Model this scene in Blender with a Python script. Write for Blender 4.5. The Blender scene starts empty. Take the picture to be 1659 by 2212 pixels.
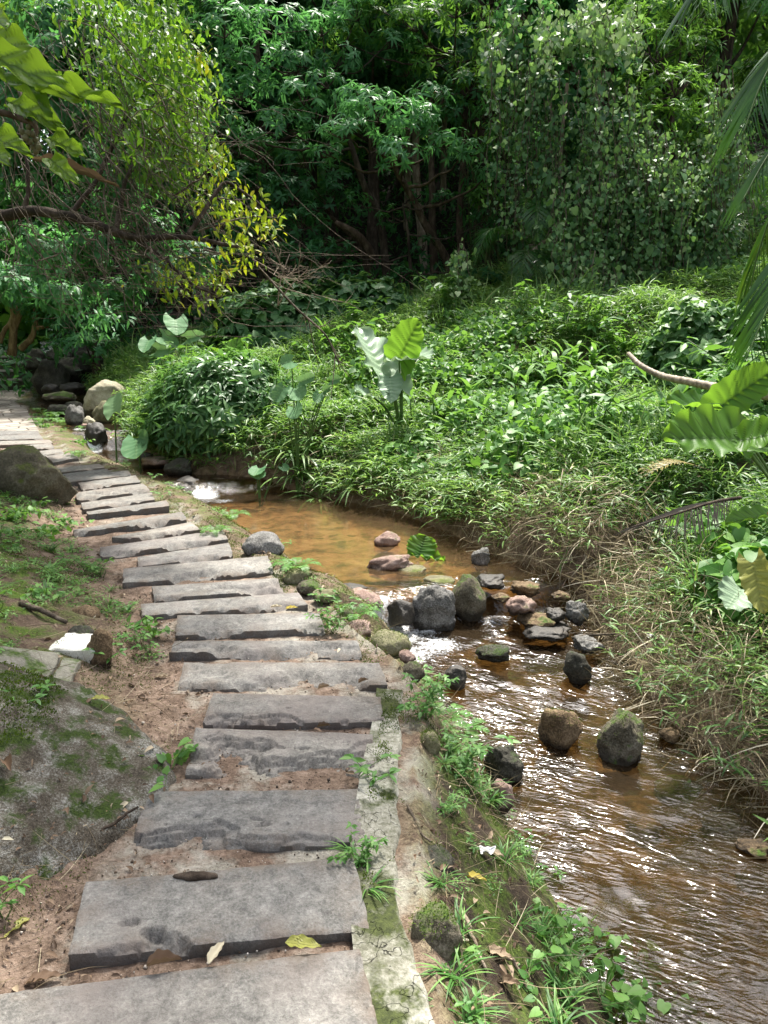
import bpy, math, random
import numpy as np
SEED = 11
rng = np.random.default_rng(SEED)
random.seed(SEED)
SC = bpy.context.scene
COL = SC.collection
R = math.radians
# ------------------------------------------------------------------ camera
CAMZ, F, CX, CY = 1.6, 1640.0, 829.5, 1106.0
PITCH = math.atan(326 / 1640.0)
cp, sp = math.cos(PITCH), math.sin(PITCH)
cam = bpy.data.cameras.new('camera')
cam.sensor_fit = 'VERTICAL'
cam.angle = 2 * math.atan(1106 / F)
cam.clip_start, cam.clip_end = 0.05, 500
camo = bpy.data.objects.new('camera', cam)
COL.objects.link(camo)
camo.location = (0, 0, CAMZ)
camo.rotation_euler = (math.pi / 2 - PITCH, 0, 0)
SC.camera = camo

def ray(px, py):
    X, Y = (px - CX) / F, -(py - CY) / F
    return np.array([X, cp + Y * sp, -sp + Y * cp])
def on_plane(px, py, a, b=0.0):                       # where a sight line meets z = a + b*y
    d = ray(px, py)
    t = (a - CAMZ) / (d[2] - b * d[1])
    return np.array([d[0] * t, d[1] * t, CAMZ + d[2] * t])
SL = 0.0465
def on_path(px, py): return on_plane(px, py, 0.0, SL)
def at_y(px, py, Y):
    d = ray(px, py); t = Y / d[1]
    return np.array([d[0] * t, Y, CAMZ + d[2] * t])
def mpp(Y): return Y / F / cp                          # metres per pixel, roughly, at distance Y

# ------------------------------------------------------------------ noise
def _h(ix, iy, iz, seed):
    n = (ix.astype(np.int64) * 374761393 + iy.astype(np.int64) * 668265263 + iz.astype(np.int64) * 2147483647 + seed * 974634217) & 0xFFFFFFFF
    n = ((n ^ (n >> 13)) * 1274126177) & 0xFFFFFFFF
    n = (n ^ (n >> 16)) & 0xFFFFFF
    return n / float(0xFFFFFF) * 2 - 1
def vnoise(p, seed=0):
    p = np.asarray(p, float)
    i = np.floor(p); f = p - i; f = f * f * (3 - 2 * f)
    x, y, z = i[..., 0], i[..., 1], i[..., 2]
    u, v, w = f[..., 0], f[..., 1], f[..., 2]
    def L(a, b, t): return a + (b - a) * t
    c = [[[_h(x + a, y + b, z + c_, seed) for c_ in (0, 1)] for b in (0, 1)] for a in (0, 1)]
    return L(L(L(c[0][0][0], c[1][0][0], u), L(c[0][1][0], c[1][1][0], u), v),
             L(L(c[0][0][1], c[1][0][1], u), L(c[0][1][1], c[1][1][1], u), v), w)
def fbm(p, octv=4, seed=0, gain=0.5, lac=2.03):
    p = np.asarray(p, float); a, s, tot = 1.0, 0.0, 0.0
    for k in range(octv):
        s = s + a * vnoise(p, seed + k * 17); tot += a
        p = p * lac + 3.7; a *= gain
    return s / tot
def n2(x, y, sc, octv=3, seed=0):
    return fbm(np.stack([np.asarray(x, float) * sc, np.asarray(y, float) * sc, np.zeros_like(np.asarray(x, float)) + seed * 1.37], -1), octv, seed)
def sst(a, b, x):
    t = np.clip((x - a) / (b - a), 0, 1); return t * t * (3 - 2 * t)

# ------------------------------------------------------------------ mesh helpers
def mesh_np(name, V, faces, attrs=None, smooth=True):
    me = bpy.data.meshes.new(name)
    V = np.asarray(V, np.float32).reshape(-1, 3)
    faces = [np.asarray(f, np.int32) for f in faces if len(f)]
    loops = np.concatenate([f.ravel() for f in faces])
    sizes = np.concatenate([np.full(len(f), f.shape[1], np.int32) for f in faces])
    starts = np.concatenate([[0], np.cumsum(sizes)[:-1]]).astype(np.int32)
    me.vertices.add(len(V)); me.vertices.foreach_set('co', V.ravel())
    me.loops.add(len(loops)); me.loops.foreach_set('vertex_index', loops)
    me.polygons.add(len(sizes)); me.polygons.foreach_set('loop_start', starts)
    me.polygons.foreach_set('use_smooth', np.full(len(sizes), bool(smooth)))
    for k, a in (attrs or {}).items():
        at = me.attributes.new(k, 'FLOAT', 'POINT')
        at.data.foreach_set('value', np.asarray(a, np.float32).ravel())
    me.update(calc_edges=True)
    return me
class MB:                                             # collects pieces, links them as one mesh object
    def __init__(s): s.V = []; s.F = {}; s.A = []; s.B = []; s.n = 0
    def add(s, V, faces, tint=0.5, vein=0.0):
        V = np.asarray(V, float).reshape(-1, 3)
        for f in faces:
            f = np.asarray(f, np.int64)
            if len(f): s.F.setdefault(f.shape[1], []).append(f + s.n)
        s.V.append(V); s.n += len(V)
        s.A.append(np.broadcast_to(np.asarray(tint, float), (len(V),))); s.B.append(np.broadcast_to(np.asarray(vein, float), (len(V),)))
    def build(s, name, m, parent=None, smooth=True, loc=None):
        V = np.concatenate(s.V)
        if loc is not None: V = V - np.asarray(loc)
        me = mesh_np(name, V, [np.concatenate(f) for f in s.F.values()], {'tint': np.concatenate(s.A), 'vein': np.concatenate(s.B)}, smooth)
        return link(name, me, m, parent, None if parent else loc)
def link(name, me, m, parent=None, loc=None):
    o = bpy.data.objects.new(name, me); COL.objects.link(o)
    for k in (m if isinstance(m, (list, tuple)) else [m]): me.materials.append(k)
    if parent is not None: o.parent = parent
    if loc is not None: o.location = tuple(float(v) for v in loc)
    return o
def thing(name, label, cat, loc=(0, 0, 0), group=None):
    o = bpy.data.objects.new(name, None); COL.objects.link(o); o.empty_display_size = 0.1
    o.location = tuple(float(v) for v in loc)
    return tag(o, label, cat, group)
def tag(o, label, cat=None, group=None, kind=None):
    kind = kind or ('thing' if cat else None)
    if label: o['label'] = label
    if cat: o['category'] = cat
    if group: o['group'] = group
    if kind: o['kind'] = kind
    return o
def grid_faces(nu, nv):                                # vertex index = j*nu + i
    i, j = np.meshgrid(np.arange(nu - 1), np.arange(nv - 1))
    a = (j * nu + i).ravel()
    return np.stack([a, a + 1, a + nu + 1, a + nu], -1)
def nrm(v): return v / np.maximum(np.linalg.norm(v, axis=-1, keepdims=True), 1e-9)
def smooth_line(P, n):                                 # Catmull-Rom through points
    P = np.asarray(P, float)
    if len(P) < 3: return P[0] + (P[-1] - P[0]) * np.linspace(0, 1, n)[:, None]
    Q = np.vstack([2 * P[0] - P[1], P, 2 * P[-1] - P[-2]])
    t = np.linspace(0, len(P) - 1 - 1e-6, n); k = t.astype(int); f = (t - k)[:, None]
    a, b, c, d = Q[k], Q[k + 1], Q[k + 2], Q[k + 3]
    return 0.5 * (2 * b + (c - a) * f + (2 * a - 5 * b + 4 * c - d) * f ** 2 + (3 * b - a - 3 * c + d) * f ** 3)
def tube(mb, P, r, seg=7, tint=0.5, rough=0.0, cap=True):
    P = np.asarray(P, float); n = len(P)
    r = np.broadcast_to(np.asarray(r, float), (n,)) if np.ndim(r) < 1 or len(np.atleast_1d(r)) == n else np.interp(np.linspace(0, 1, n), np.linspace(0, 1, len(r)), r)
    T = nrm(np.gradient(P, axis=0))
    ref = np.array([0.31, 0.17, 0.93]) if abs(T[:, 2]).mean() < 0.8 else np.array([1.0, 0.13, 0.05])
    A = nrm(np.cross(T, ref)); B = np.cross(T, A)
    th = np.linspace(0, 2 * math.pi, seg, endpoint=False)
    rr = r[:, None] * np.ones(seg)
    if rough: rr = rr * (1 + rough * vnoise(np.stack(np.broadcast_arrays(P[:, :1] * 9 + np.cos(th) * 1.3, P[:, 1:2] * 9 + np.sin(th) * 1.3, P[:, 2:3] * 5), -1), 5))
    V = P[:, None] + rr[..., None] * (np.cos(th)[None, :, None] * A[:, None] + np.sin(th)[None, :, None] * B[:, None])
    k = np.arange(n - 1)[:, None] * seg; j = np.arange(seg)[None]; j2 = (j + 1) % seg
    q = np.stack([k + j, k + j2, k + seg + j2, k + seg + j], -1).reshape(-1, 4)
    V = V.reshape(-1, 3)
    fs = [q]
    if cap:
        V = np.vstack([V, P[-1], P[0]])
        e = (n - 1) * seg
        fs.append(np.vstack([np.stack([e + j[0], e + j2[0], np.full(seg, n * seg)], -1), np.stack([j2[0], j[0], np.full(seg, n * seg + 1)], -1)]))
    mb.add(V, fs, tint)

# ------------------------------------------------------------------ leaf templates: x across, y along, z up
def tpl_leaf5(w=0.36, bend=0.12):
    return (np.array([[0, 0, 0], [-w / 2, .45, .05], [0, .45, 0], [w / 2, .45, .05], [0, 1, -bend]]) + np.array([0, 0, 0]),
            [np.array([[0, 2, 1], [0, 3, 2], [2, 4, 1], [3, 4, 2]])])
def tpl_leaf8(w=0.4, fold=0.06, bend=0.16):
    V = np.array([[0, 0, 0], [-w * .42, .25, fold], [0, .25, .02], [w * .42, .25, fold], [-w * .45, .6, fold - bend * .3], [0, .6, -bend * .3], [w * .45, .6, fold - bend * .3], [0, 1, -bend]])
    return V, [np.array([[0, 2, 1], [0, 3, 2], [4, 5, 7], [5, 6, 7]]), np.array([[1, 2, 5, 4], [2, 3, 6, 5]])]
def tpl_heart(w=0.9, bend=0.15):
    h = [(0, 0), (.18, -.12), (.40, -.06), (.5, .18), (.40, .48), (.2, .78), (0, 1)]
    V = [[0, 0, 0]]; 
    V += [[x * w, y, .07 * x * 2 - bend * max(y, 0) ** 2] for x, y in h[1:-1]]
    V += [[0, 1, -bend]]
    V += [[-x * w, y, .07 * x * 2 - bend * max(y, 0) ** 2] for x, y in h[1:-1]]
    V += [[0, .45, -bend * .2]]
    m = 12
    f = [[0, 1, m], [1, 2, m], [2, 3, m], [3, 4, m], [4, 5, m], [5, 6, m], [7, 0, m], [8, 7, m], [9, 8, m], [10, 9, m], [11, 10, m], [6, 11, m]]
    return np.array(V), [np.array(f)]
def tpl_blade(w=0.06, arc=0.7, n=4, fold=0.0):         # arching grass blade
    t = np.linspace(0, 1, n + 1); a = arc * t
    y = np.cumsum(np.r_[0, np.cos((a[1:] + a[:-1]) / 2) / n]); z = -np.cumsum(np.r_[0, np.sin((a[1:] + a[:-1]) / 2) / n])
    ww = w * np.array([.55 + .9 * tt if tt < .4 else (1 - ((tt - .4) / .6) ** 1.6) * .91 for tt in t]) / 2
    V = [[s * ww[i], y[i], z[i] + fold * abs(s) * ww[i]] for i in range(n) for s in (-1, 1)] + [[0, y[n], z[n]]]
    q = [[2 * i, 2 * i + 1, 2 * i + 3, 2 * i + 2] for i in range(n - 1)]
    return np.array(V, float), [np.array(q), np.array([[2 * n - 2, 2 * n - 1, 2 * n]])]
def scatter(mb, tpl, P, D, U, S, tint=None, W=None):   # many copies of one leaf as one batch
    V, fs = tpl; P = np.asarray(P, float); n = len(P)
    if n == 0: return
    D = nrm(np.asarray(D, float)); U = np.asarray(U, float)
    X = np.cross(D, U); bad = np.linalg.norm(X, axis=1) < 1e-3
    if bad.any(): X[bad] = np.cross(D[bad], np.array([1.0, .2, .1]))
    X = nrm(X); Z = np.cross(X, D)
    S = np.broadcast_to(np.asarray(S, float), (n,)); W = S if W is None else S * np.broadcast_to(np.asarray(W, float), (n,))
    out = P[:, None] + V[None, :, 0:1] * (X * W[:, None])[:, None] + V[None, :, 1:2] * (D * S[:, None])[:, None] + V[None, :, 2:3] * (Z * S[:, None])[:, None]
    m = len(V); off = (np.arange(n) * m)[:, None, None]
    t = rng.random(n) if tint is None else np.broadcast_to(np.asarray(tint, float), (n,))
    mb.add(out.reshape(-1, 3), [(f[None] + off).reshape(-1, f.shape[1]) for f in fs], np.repeat(t, m))
def rdir(n, up=0.0):
    v = rng.normal(size=(n, 3)); v[:, 2] += up; return nrm(v)
L5 = tpl_leaf5(); L5W = tpl_leaf5(.55); L8 = tpl_leaf8(); L8N = tpl_leaf8(.24, .03, .25); LH = tpl_heart(); BL = tpl_blade(); BLW = tpl_blade(.11, .9, 4)
BLS = tpl_blade(.05, .35, 3)

# ------------------------------------------------------------------ node materials
def new_mat(name):
    m = bpy.data.materials.new(name); m.use_nodes = True
    nt = m.node_tree; nt.nodes.clear()
    return m, nt
class G:                                               # tiny node-graph helper
    def __init__(s, nt): s.nt = nt
    def n(s, typ, ins=None, **kw):
        nd = s.nt.nodes.new('ShaderNode' + typ)
        for k, v in kw.items(): setattr(nd, k, v)
        for k, v in (ins or {}).items():
            i = nd.inputs[k]
            if hasattr(v, 'is_output') or isinstance(v, bpy.types.NodeSocket): s.nt.links.new(v, i)
            else:
                if isinstance(v, tuple) and len(v) == 3 and i.type == 'RGBA': v = v + (1,)
                i.default_value = v
        return nd
    def pos(s): return s.n('NewGeometry').outputs['Position']
    def obj(s): return s.n('TexCoord').outputs['Object']
    def attr(s, a): return s.n('Attribute', attribute_name=a).outputs['Fac']
    def noise(s, sc, det=4, vec=None, rough=.55, dist=0.0):
        ins = {'Scale': sc, 'Detail': det, 'Roughness': rough, 'Distortion': dist}
        if vec is not None: ins['Vector'] = vec
        return s.n('TexNoise', ins).outputs['Fac']
    def ramp(s, fac, stops, interp='LINEAR'):
        nd = s.n('ValToRGB', {'Fac': fac}); r = nd.color_ramp; r.interpolation = interp
        while len(r.elements) < len(stops): r.elements.new(0.5)
        for e, (p, c) in zip(r.elements, stops):
            e.position = p; e.color = (tuple(c) + (1,)) if len(tuple(c)) == 3 else c
        return nd.outputs['Color']
    def g(s, v): return (v, v, v)
    def rng(s, fac, a, b, lo=0.0, hi=1.0):
        return s.n('MapRange', {'Value': fac, 'From Min': a, 'From Max': b, 'To Min': lo, 'To Max': hi}).outputs['Result']
    def mix(s, f, a, b, mode='MIX'):
        nd = s.n('Mix', data_type='RGBA', blend_type=mode)
        for k, v in ((0, f), (6, a), (7, b)):
            i = nd.inputs[k]
            if isinstance(v, bpy.types.NodeSocket): s.nt.links.new(v, i)
            else: i.default_value = v if k == 0 else tuple(v) + (1,)
        return nd.outputs[2]
    def math(s, op, a, b=0.0):
        nd = s.n('Math', operation=op)
        for k, v in ((0, a), (1, b)):
            if isinstance(v, bpy.types.NodeSocket): s.nt.links.new(v, nd.inputs[k])
            else: nd.inputs[k].default_value = v
        return nd.outputs[0]
    def bump(s, h, st, dist=0.01, nrm=None):
        ins = {'Height': h, 'Strength': st, 'Distance': dist}
        if nrm is not None: ins['Normal'] = nrm
        return s.n('Bump', ins).outputs['Normal']
    def mapping(s, vec, scale, rot=(0, 0, 0)):
        return s.n('Mapping', {'Vector': vec, 'Scale': scale, 'Rotation': rot}).outputs['Vector']
    def up(s):
        return s.n('SeparateXYZ', {'Vector': s.n('NewGeometry').outputs['Normal']}).outputs['Z']
    def out(s, sh, disp=None):
        s.nt.links.new(sh, s.n('OutputMaterial').inputs['Surface'])
    def pbr(s, col, rough=.7, nrm=None, spec=.5):
        ins = {'Base Color': col, 'Roughness': rough, 'Specular IOR Level': spec}
        if nrm is not None: ins['Normal'] = nrm
        return s.n('BsdfPrincipled', ins).outputs['BSDF']

def leaf_mat(name, stops, trans=(0.25, 0.42, 0.05), tf=.38, rough=.42, spec=.5):
    m, nt = new_mat(name); g = G(nt)
    t = g.attr('tint')
    c = g.ramp(t, stops)
    sh = g.pbr(c, rough, None, spec)
    tc = g.mix(.55, c, trans)
    tr = g.n('BsdfTranslucent', {'Color': tc}).outputs['BSDF']
    g.out(g.n('MixShader', {0: tf, 1: sh, 2: tr}).outputs[0])
    return m
def simple_mat(name, stops, sc=8, rough=.8, bump=.4, bd=.01, det=6, objc=False, spec=.3):
    m, nt = new_mat(name); g = G(nt)
    v = g.obj() if objc else g.pos()
    n = g.noise(sc, det, v)
    g.out(g.pbr(g.ramp(n, stops), rough, g.bump(g.noise(sc * 4, 5, v), bump, bd), spec))
    return m
# ------------------------------------------------------------------ terrain
_pr = [(825, 2212), (798, 2000), (790, 1810), (808, 1660), (830, 1555), (838, 1475), (783, 1408), (703, 1355), (664, 1303), (615, 1270), (592, 1230), (502, 1197), (493, 1164), (432, 1143), (402, 1121), (365, 1096), (333, 1080), (325, 1060), (303, 1043), (240, 1020), (170, 990), (137, 977), (115, 957), (92, 948), (83, 928), (60, 890), (75, 842)]
_p = np.array([on_path(*q) for q in _pr])
PRY, PRX = np.r_[-8, 0.5, _p[:, 1], 24, 40], np.r_[0.0, 0.0, _p[:, 0], -10.5, -16]
_pl = [(150, 2065), (285, 1815), (398, 1660), (438, 1556), (383, 1475), (366, 1410), (380, 1365), (306, 1326), (328, 1290), (266, 1258), (216, 1200), (160, 1150), (180, 1100), (167, 1080), (180, 1056), (135, 1035), (100, 990), (0, 960)]
_p = np.array([on_path(*q) for q in _pl])
PLY, PLX = np.r_[-8, 0.5, _p[:, 1], 14, 19.2, 24, 40], np.r_[-1.0, -1.0, _p[:, 0], -7.6, -9.9, -12, -18]
_wl = [(-8, .6), (1.5, .8), (2, .81), (2.4, .74), (2.74, .67), (3.06, .57), (3.34, .48), (4.05, .37), (4.7, .14), (5.0, -.1), (5.08, -.29), (5.42, -.48), (5.95, -.79), (6.77, -1.14), (7.37, -1.51), (7.95, -1.93), (8.6, -2.4), (9.27, -2.95), (10.1, -3.55), (11.4, -4.35), (13.5, -5.6), (16, -7.3), (20, -8.4), (30, -13), (70, -25)]
_wr = [(-8, 3.0), (1, 2.1), (2, 1.95), (3.15, 1.75), (3.5, 1.67), (3.8, 1.56), (4.3, 1.52), (4.9, 1.5), (5.5, 1.42), (6.1, .98), (6.68, .76), (7.26, .5), (8.07, .1), (8.63, -.43), (9.32, -1.03), (9.7, -2.1), (10.0, -2.75), (10.57, -3.1), (11.4, -3.8), (13.5, -4.5), (16, -6.0), (20, -7.2), (30, -11), (70, -22)]
WLY, WLX = np.array(_wl).T; WRY, WRX = np.array(_wr).T
_zs = np.array([(-9, -.7), (1.5, -.43), (2.5, -.39), (3, -.36), (3.6, -.33), (4.0, -.27), (4.5, -.24), (4.93, -.2), (5.03, -.03), (5.2, 0), (9.75, 0), (10.05, .15), (12.6, .22), (12.9, .27), (13.3, .55), (15.3, .65), (18.5, .78), (22, 1.2), (26, 2.0), (40, 4), (90, 10)]).T
def pathR(y): return np.interp(y, PRY, PRX)
def pathL(y): return np.interp(y, PLY, PLX)
def watL(y): return np.interp(y, WLY, WLX)
def watR(y): return np.interp(y, WRY, WRX)
def zwat(x, y): return np.interp(np.asarray(y) - .35 * np.asarray(x), _zs[0], _zs[1])
_cy = np.linspace(-8, 70, 800); _cs = 1 / np.sqrt(1 + np.gradient(np.convolve(np.pad(watR(_cy), 15, 'edge'), np.ones(31) / 31, 'valid'), _cy) ** 2)
def bankD(x, y): return (np.asarray(x) - watR(y)) * np.interp(y, _cy, _cs)
KERB = 0.14
def terrain(x, y):
    x = np.asarray(x, float); y = np.asarray(y, float)
    zp = SL * y - .043
    zw = zwat(x, y)
    L, Rr, wl, wr = pathL(y), pathR(y), watL(y), watR(y)
    # left hillside
    dl = np.maximum(L - x, 0)
    hl = np.interp(dl, [0, .15, .6, 1.6, 3.5, 7, 16, 40], [0, .01, .18, .55, 1.35, 3.6, 9, 18])
    far = sst(8, 13, y)
    hl = hl * (1 - .55 * far) + far * np.interp(dl, [0, .3, 3, 10, 30], [0, 0, .5, 5, 16])
    z_left = zp + hl + n2(x, y, 1.6, 4, 3) * np.minimum(dl, 1.0) * .12
    # right bank and meadow
    D = bankD(x, y)
    mead = np.interp(D, [0, .12, .5, 1.2, 2.7, 6, 10, 20, 40], [-.03, .22, .42, .6, .98, 1.9, 2.75, 4.4, 8])
    near = 1 - sst(4.2, 6.2, y)
    mead = mead * (1 - near) + near * np.interp(D, [0, .15, .6, 1.5, 3, 8, 20, 40], [-.03, .1, .3, .75, 1.25, 2.4, 5, 10])
    z_right = zw + mead + n2(x, y, .9, 4, 5) * np.clip(D, 0, 1.5) * .16
    z_right = z_right + np.maximum(y - 22, 0) * .42 + np.maximum(y - 32, 0) * .5
    # bed
    bed = zw - .10 - .05 * n2(x, y, 2.2, 4, 8) - .02 * n2(x, y, 9, 2, 9)
    # bank between path and water
    e0 = Rr + KERB; e1 = np.maximum(wl, e0 + .05)
    t = np.clip((x - e0) / np.maximum(e1 - e0, .04), 0, 1)
    t = np.where(y > 4.6, t ** 2.5, t)
    z_bank = (zp + .03) * (1 - t) + (zw - .07) * t + (n2(x, y, 5, 3, 12) * .05 + n2(x, y, 14, 3, 13) * .025) * np.sin(np.pi * t)
    z = np.where(x < L, z_left, np.where(x < e0, zp + .012 * n2(x, y, 6, 4, 2), np.where(x < e1, z_bank, np.where(x < wr, bed, z_right))))
    # blend bed edges
    inb = (x >= e1) & (x < wr)
    m = np.minimum(x - e1, (wr - x) * np.interp(y, _cy, _cs))
    z = np.where(inb, np.where(m < .12, (zw - .05) * (1 - np.clip(m / .12, 0, 1)) + bed * np.clip(m / .12, 0, 1), z), z)
    return z
def ter1(x, y): return float(terrain(np.array([x]), np.array([y]))[0])
def on_ground(px, py, lift=0.0, ymax=60):
    d = ray(px, py); t = np.linspace(.8, ymax, 3000)
    P = d[None] * t[:, None]; P[:, 2] += CAMZ
    below = P[:, 2] < terrain(P[:, 0], P[:, 1]) + lift
    k = int(np.argmax(below)) if below.any() else len(t) - 1
    return P[k]

# --- setting materials
def ground_material():
    m, nt = new_mat('soil'); g = G(nt); p = g.pos()
    big = g.noise(1.4, 5, p); mid = g.noise(14, 6, p, .65); fine = g.noise(90, 4, p, .7)
    soil = g.ramp(g.math('ADD', g.math('MULTIPLY', mid, .6), g.math('MULTIPLY', fine, .4)), [(.3, (.035, .023, .016)), (.46, (.13, .09, .065)), (.6, (.26, .19, .145)), (.75, (.40, .32, .255))])
    con = g.ramp(g.math('ADD', g.math('MULTIPLY', mid, .5), g.math('MULTIPLY', fine, .5)), [(.3, (.13, .115, .085)), (.5, (.30, .28, .235)), (.7, (.43, .41, .36))])
    cf = g.math('MULTIPLY', g.attr('concrete'), g.rng(g.noise(3.1, 5, p, .65), .5, .6))
    c = g.mix(cf, soil, con)
    sand = g.ramp(g.noise(6, 6, p, .6), [(.3, (.06, .036, .017)), (.5, (.31, .20, .108)), (.7, (.48, .34, .20))])
    peb = g.n('TexVoronoi', {'Vector': p, 'Scale': 9.0, 'Randomness': 1.0}).outputs
    pc = g.ramp(g.n('SeparateColor', {'Color': peb['Color']}).outputs[0], [(0, (.03, .022, .014)), (.5, (.11, .07, .035)), (1, (.22, .15, .08))])
    pm = g.math('MULTIPLY', g.rng(peb['Distance'], .52, .34), g.rng(g.noise(1.3, 3, p), .47, .58))
    sand = g.mix(pm, sand, pc)
    ysep = g.n('SeparateXYZ', {'Vector': p}).outputs['Y']
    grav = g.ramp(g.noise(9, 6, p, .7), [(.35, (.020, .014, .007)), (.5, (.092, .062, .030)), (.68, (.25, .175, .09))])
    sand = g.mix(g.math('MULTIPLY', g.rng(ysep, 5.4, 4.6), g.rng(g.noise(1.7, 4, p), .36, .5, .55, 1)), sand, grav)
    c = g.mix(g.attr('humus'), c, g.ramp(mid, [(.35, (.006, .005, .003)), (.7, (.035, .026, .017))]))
    c = g.mix(g.attr('sand'), c, sand)
    mossf = g.math('MULTIPLY', g.attr('moss'), g.rng(g.noise(7, 6, p, .7), .42, .56))
    moss = g.ramp(fine, [(.3, (.012, .03, .004)), (.6, (.075, .13, .012)), (.8, (.16, .23, .03))])
    c = g.mix(mossf, c, moss)
    b = g.bump(g.math('ADD', g.math('MULTIPLY', mid, 1.0), g.math('MULTIPLY', fine, .35)), .9, .03)
    g.out(g.pbr(c, .9, b, .2)); return m
M_GROUND = ground_material()
def make_ground():
    def axis(segs):
        out = [np.arange(a, b, s) for a, b, s in segs]; return np.concatenate(out)
    xs = axis([(-60, -14, 1.2), (-14, -11, .22), (-11, -3, .08), (-3, 2.6, .028), (2.6, 6, .09), (6, 14, .3), (14, 60.1, 1.2)])
    ys = axis([(-8, .6, .3), (.6, 6.5, .028), (6.5, 12, .05), (12, 20, .1), (20, 24, .2), (24, 70.1, 1.0)])
    X, Y = np.meshgrid(xs, ys); Z = terrain(X, Y)
    fine = sst(.0, .5, 7 - Y)
    Z = Z + fine * (.012 * n2(X, Y, 11, 3, 31) + .006 * n2(X, Y, 34, 2, 33))
    L, Rr, wl, wr = pathL(Y), pathR(Y), watL(Y), watR(Y)
    sand = sst(-.06, .03, X - np.maximum(wl, Rr + KERB)) * sst(-.06, .03, wr - X) * (Y < 16)
    onp = sst(-.12, .02, X - L) * sst(-.15, .05, Rr + KERB + .05 - X)
    conc = onp * (.35 + .65 * sst(5.0, 2.2, Y)) * (1 - sand)
    conc = np.maximum(conc, sst(-.1, .1, X - L - .25) * onp * .8)
    moss = np.maximum(.75 * sst(.0, .25, X - Rr - .05) * sst(.15, -.1, X - np.maximum(wl, Rr + KERB)), 1.0 * sst(.15, .8, L - X)) * (1 - sand)
    moss = np.maximum(moss, .5 * sst(4.2, 7, Y) * sst(-.02, .1, X - Rr + .06) * (X < wl))
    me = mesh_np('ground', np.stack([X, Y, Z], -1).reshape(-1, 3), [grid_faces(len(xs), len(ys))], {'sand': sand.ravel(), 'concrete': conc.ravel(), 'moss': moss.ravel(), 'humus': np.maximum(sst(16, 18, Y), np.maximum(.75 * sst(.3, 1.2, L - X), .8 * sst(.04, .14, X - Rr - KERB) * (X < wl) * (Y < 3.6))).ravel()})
    tag(link('ground', me, M_GROUND), None, kind='structure')
make_ground()

# --- water
def water_material():
    m, nt = new_mat('stream_water'); g = G(nt); p = g.pos()
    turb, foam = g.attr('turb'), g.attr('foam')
    mp = g.mapping(g.mapping(p, (1, 1, 1), (0, 0, R(24))), (5.2, 19, 8))
    n1 = g.noise(1.0, 1.6, mp, .55, 1.7)
    mp2 = g.mapping(g.mapping(p, (1, 1, 1), (0, 0, R(-4))), (12, 34, 20))
    n2_ = g.noise(1.0, 1.0, mp2, .5, 1.4)
    h = g.math('ADD', n1, g.math('MULTIPLY', n2_, .4))
    b = g.bump(h, 1.0, .02)
    bn = b.node
    calm = g.rng(g.noise(1.5, 3, p, .6), .38, .66, .05, 1.0)
    nt.links.new(g.math('MULTIPLY', g.rng(turb, 0, 1, .001, .0165), calm), bn.inputs['Distance'])
    fr = g.n('Fresnel', {'IOR': 1.5, 'Normal': b}).outputs[0]
    fr = g.math('MULTIPLY', fr, 1.0)
    gl = g.n('BsdfGlossy', {'Color': (1, 1, 1), 'Roughness': .085, 'Normal': b}).outputs[0]
    trn = g.n('BsdfTransparent', {'Color': g.mix(g.rng(turb, .3, .7), (.82, .71, .55), (.60, .50, .32))}).outputs[0]  # shade on the rapids partly put into this darker tint and the murk
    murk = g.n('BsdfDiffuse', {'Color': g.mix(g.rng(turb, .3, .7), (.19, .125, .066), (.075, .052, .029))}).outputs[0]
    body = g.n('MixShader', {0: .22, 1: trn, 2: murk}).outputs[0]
    w = g.n('MixShader', {0: fr, 1: body, 2: gl}).outputs[0]
    fn = g.noise(1.0, 6, g.mapping(p, (60, 30, 30), (0, 0, R(-25))), .75, .5)
    fn2 = g.noise(1.0, 4, g.mapping(p, (14, 40, 20), (0, 0, R(35))), .7, 1.2)
    ff = g.rng(g.math('SUBTRACT', g.math('ADD', g.math('MULTIPLY', foam, .70), g.math('ADD', g.math('MULTIPLY', fn, .6), g.math('MULTIPLY', fn2, .4))), 1.0), -.02, .2)
    fo = g.n('BsdfPrincipled', {'Base Color': (.82, .84, .86, 1), 'Roughness': .35, 'Normal': b}).outputs[0]
    g.out(g.n('MixShader', {0: g.math('MULTIPLY', ff, .9), 1: w, 2: fo}).outputs[0])
    return m
M_WATER = water_material()
FOAM_SPOTS = [(.12, 4.9, .42, .9), (.35, 4.72, .35, .85), (.95, 4.75, .3, .5), (.45, 4.4, .4, .5), (1.3, 3.3, .3, .35), (.8, 3.7, .35, .45), (.05, 4.85, .30, 1.0), (.22, 4.6, .30, .8), (-.05, 5.02, .22, 1.0), (.3, 4.95, .2, .9), (.1, 4.4, .3, .55), (.75, 5.1, .22, .75), (.72, 4.85, .25, .6), (1.15, 5.15, .15, .6), (1.02, 5.35, .15, .5), (1.28, 4.75, .22, .5), (.95, 4.0, .4, .42), (.62, 4.15, .25, .5), (1.25, 4.15, .3, .4), (.9, 3.5, .5, .3), (1.2, 2.9, .6, .22), (-2.15, 9.0, .35, .95), (-1.9, 8.7, .35, .75), (-1.5, 8.4, .4, .5), (-2.6, 9.6, .35, .55), (-3.3, 10.2, .5, .6), (-3.9, 10.7, .4, .6), (-4.45, 11.4, .4, 1.0), (-4.7, 11.9, .35, .9)]
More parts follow.
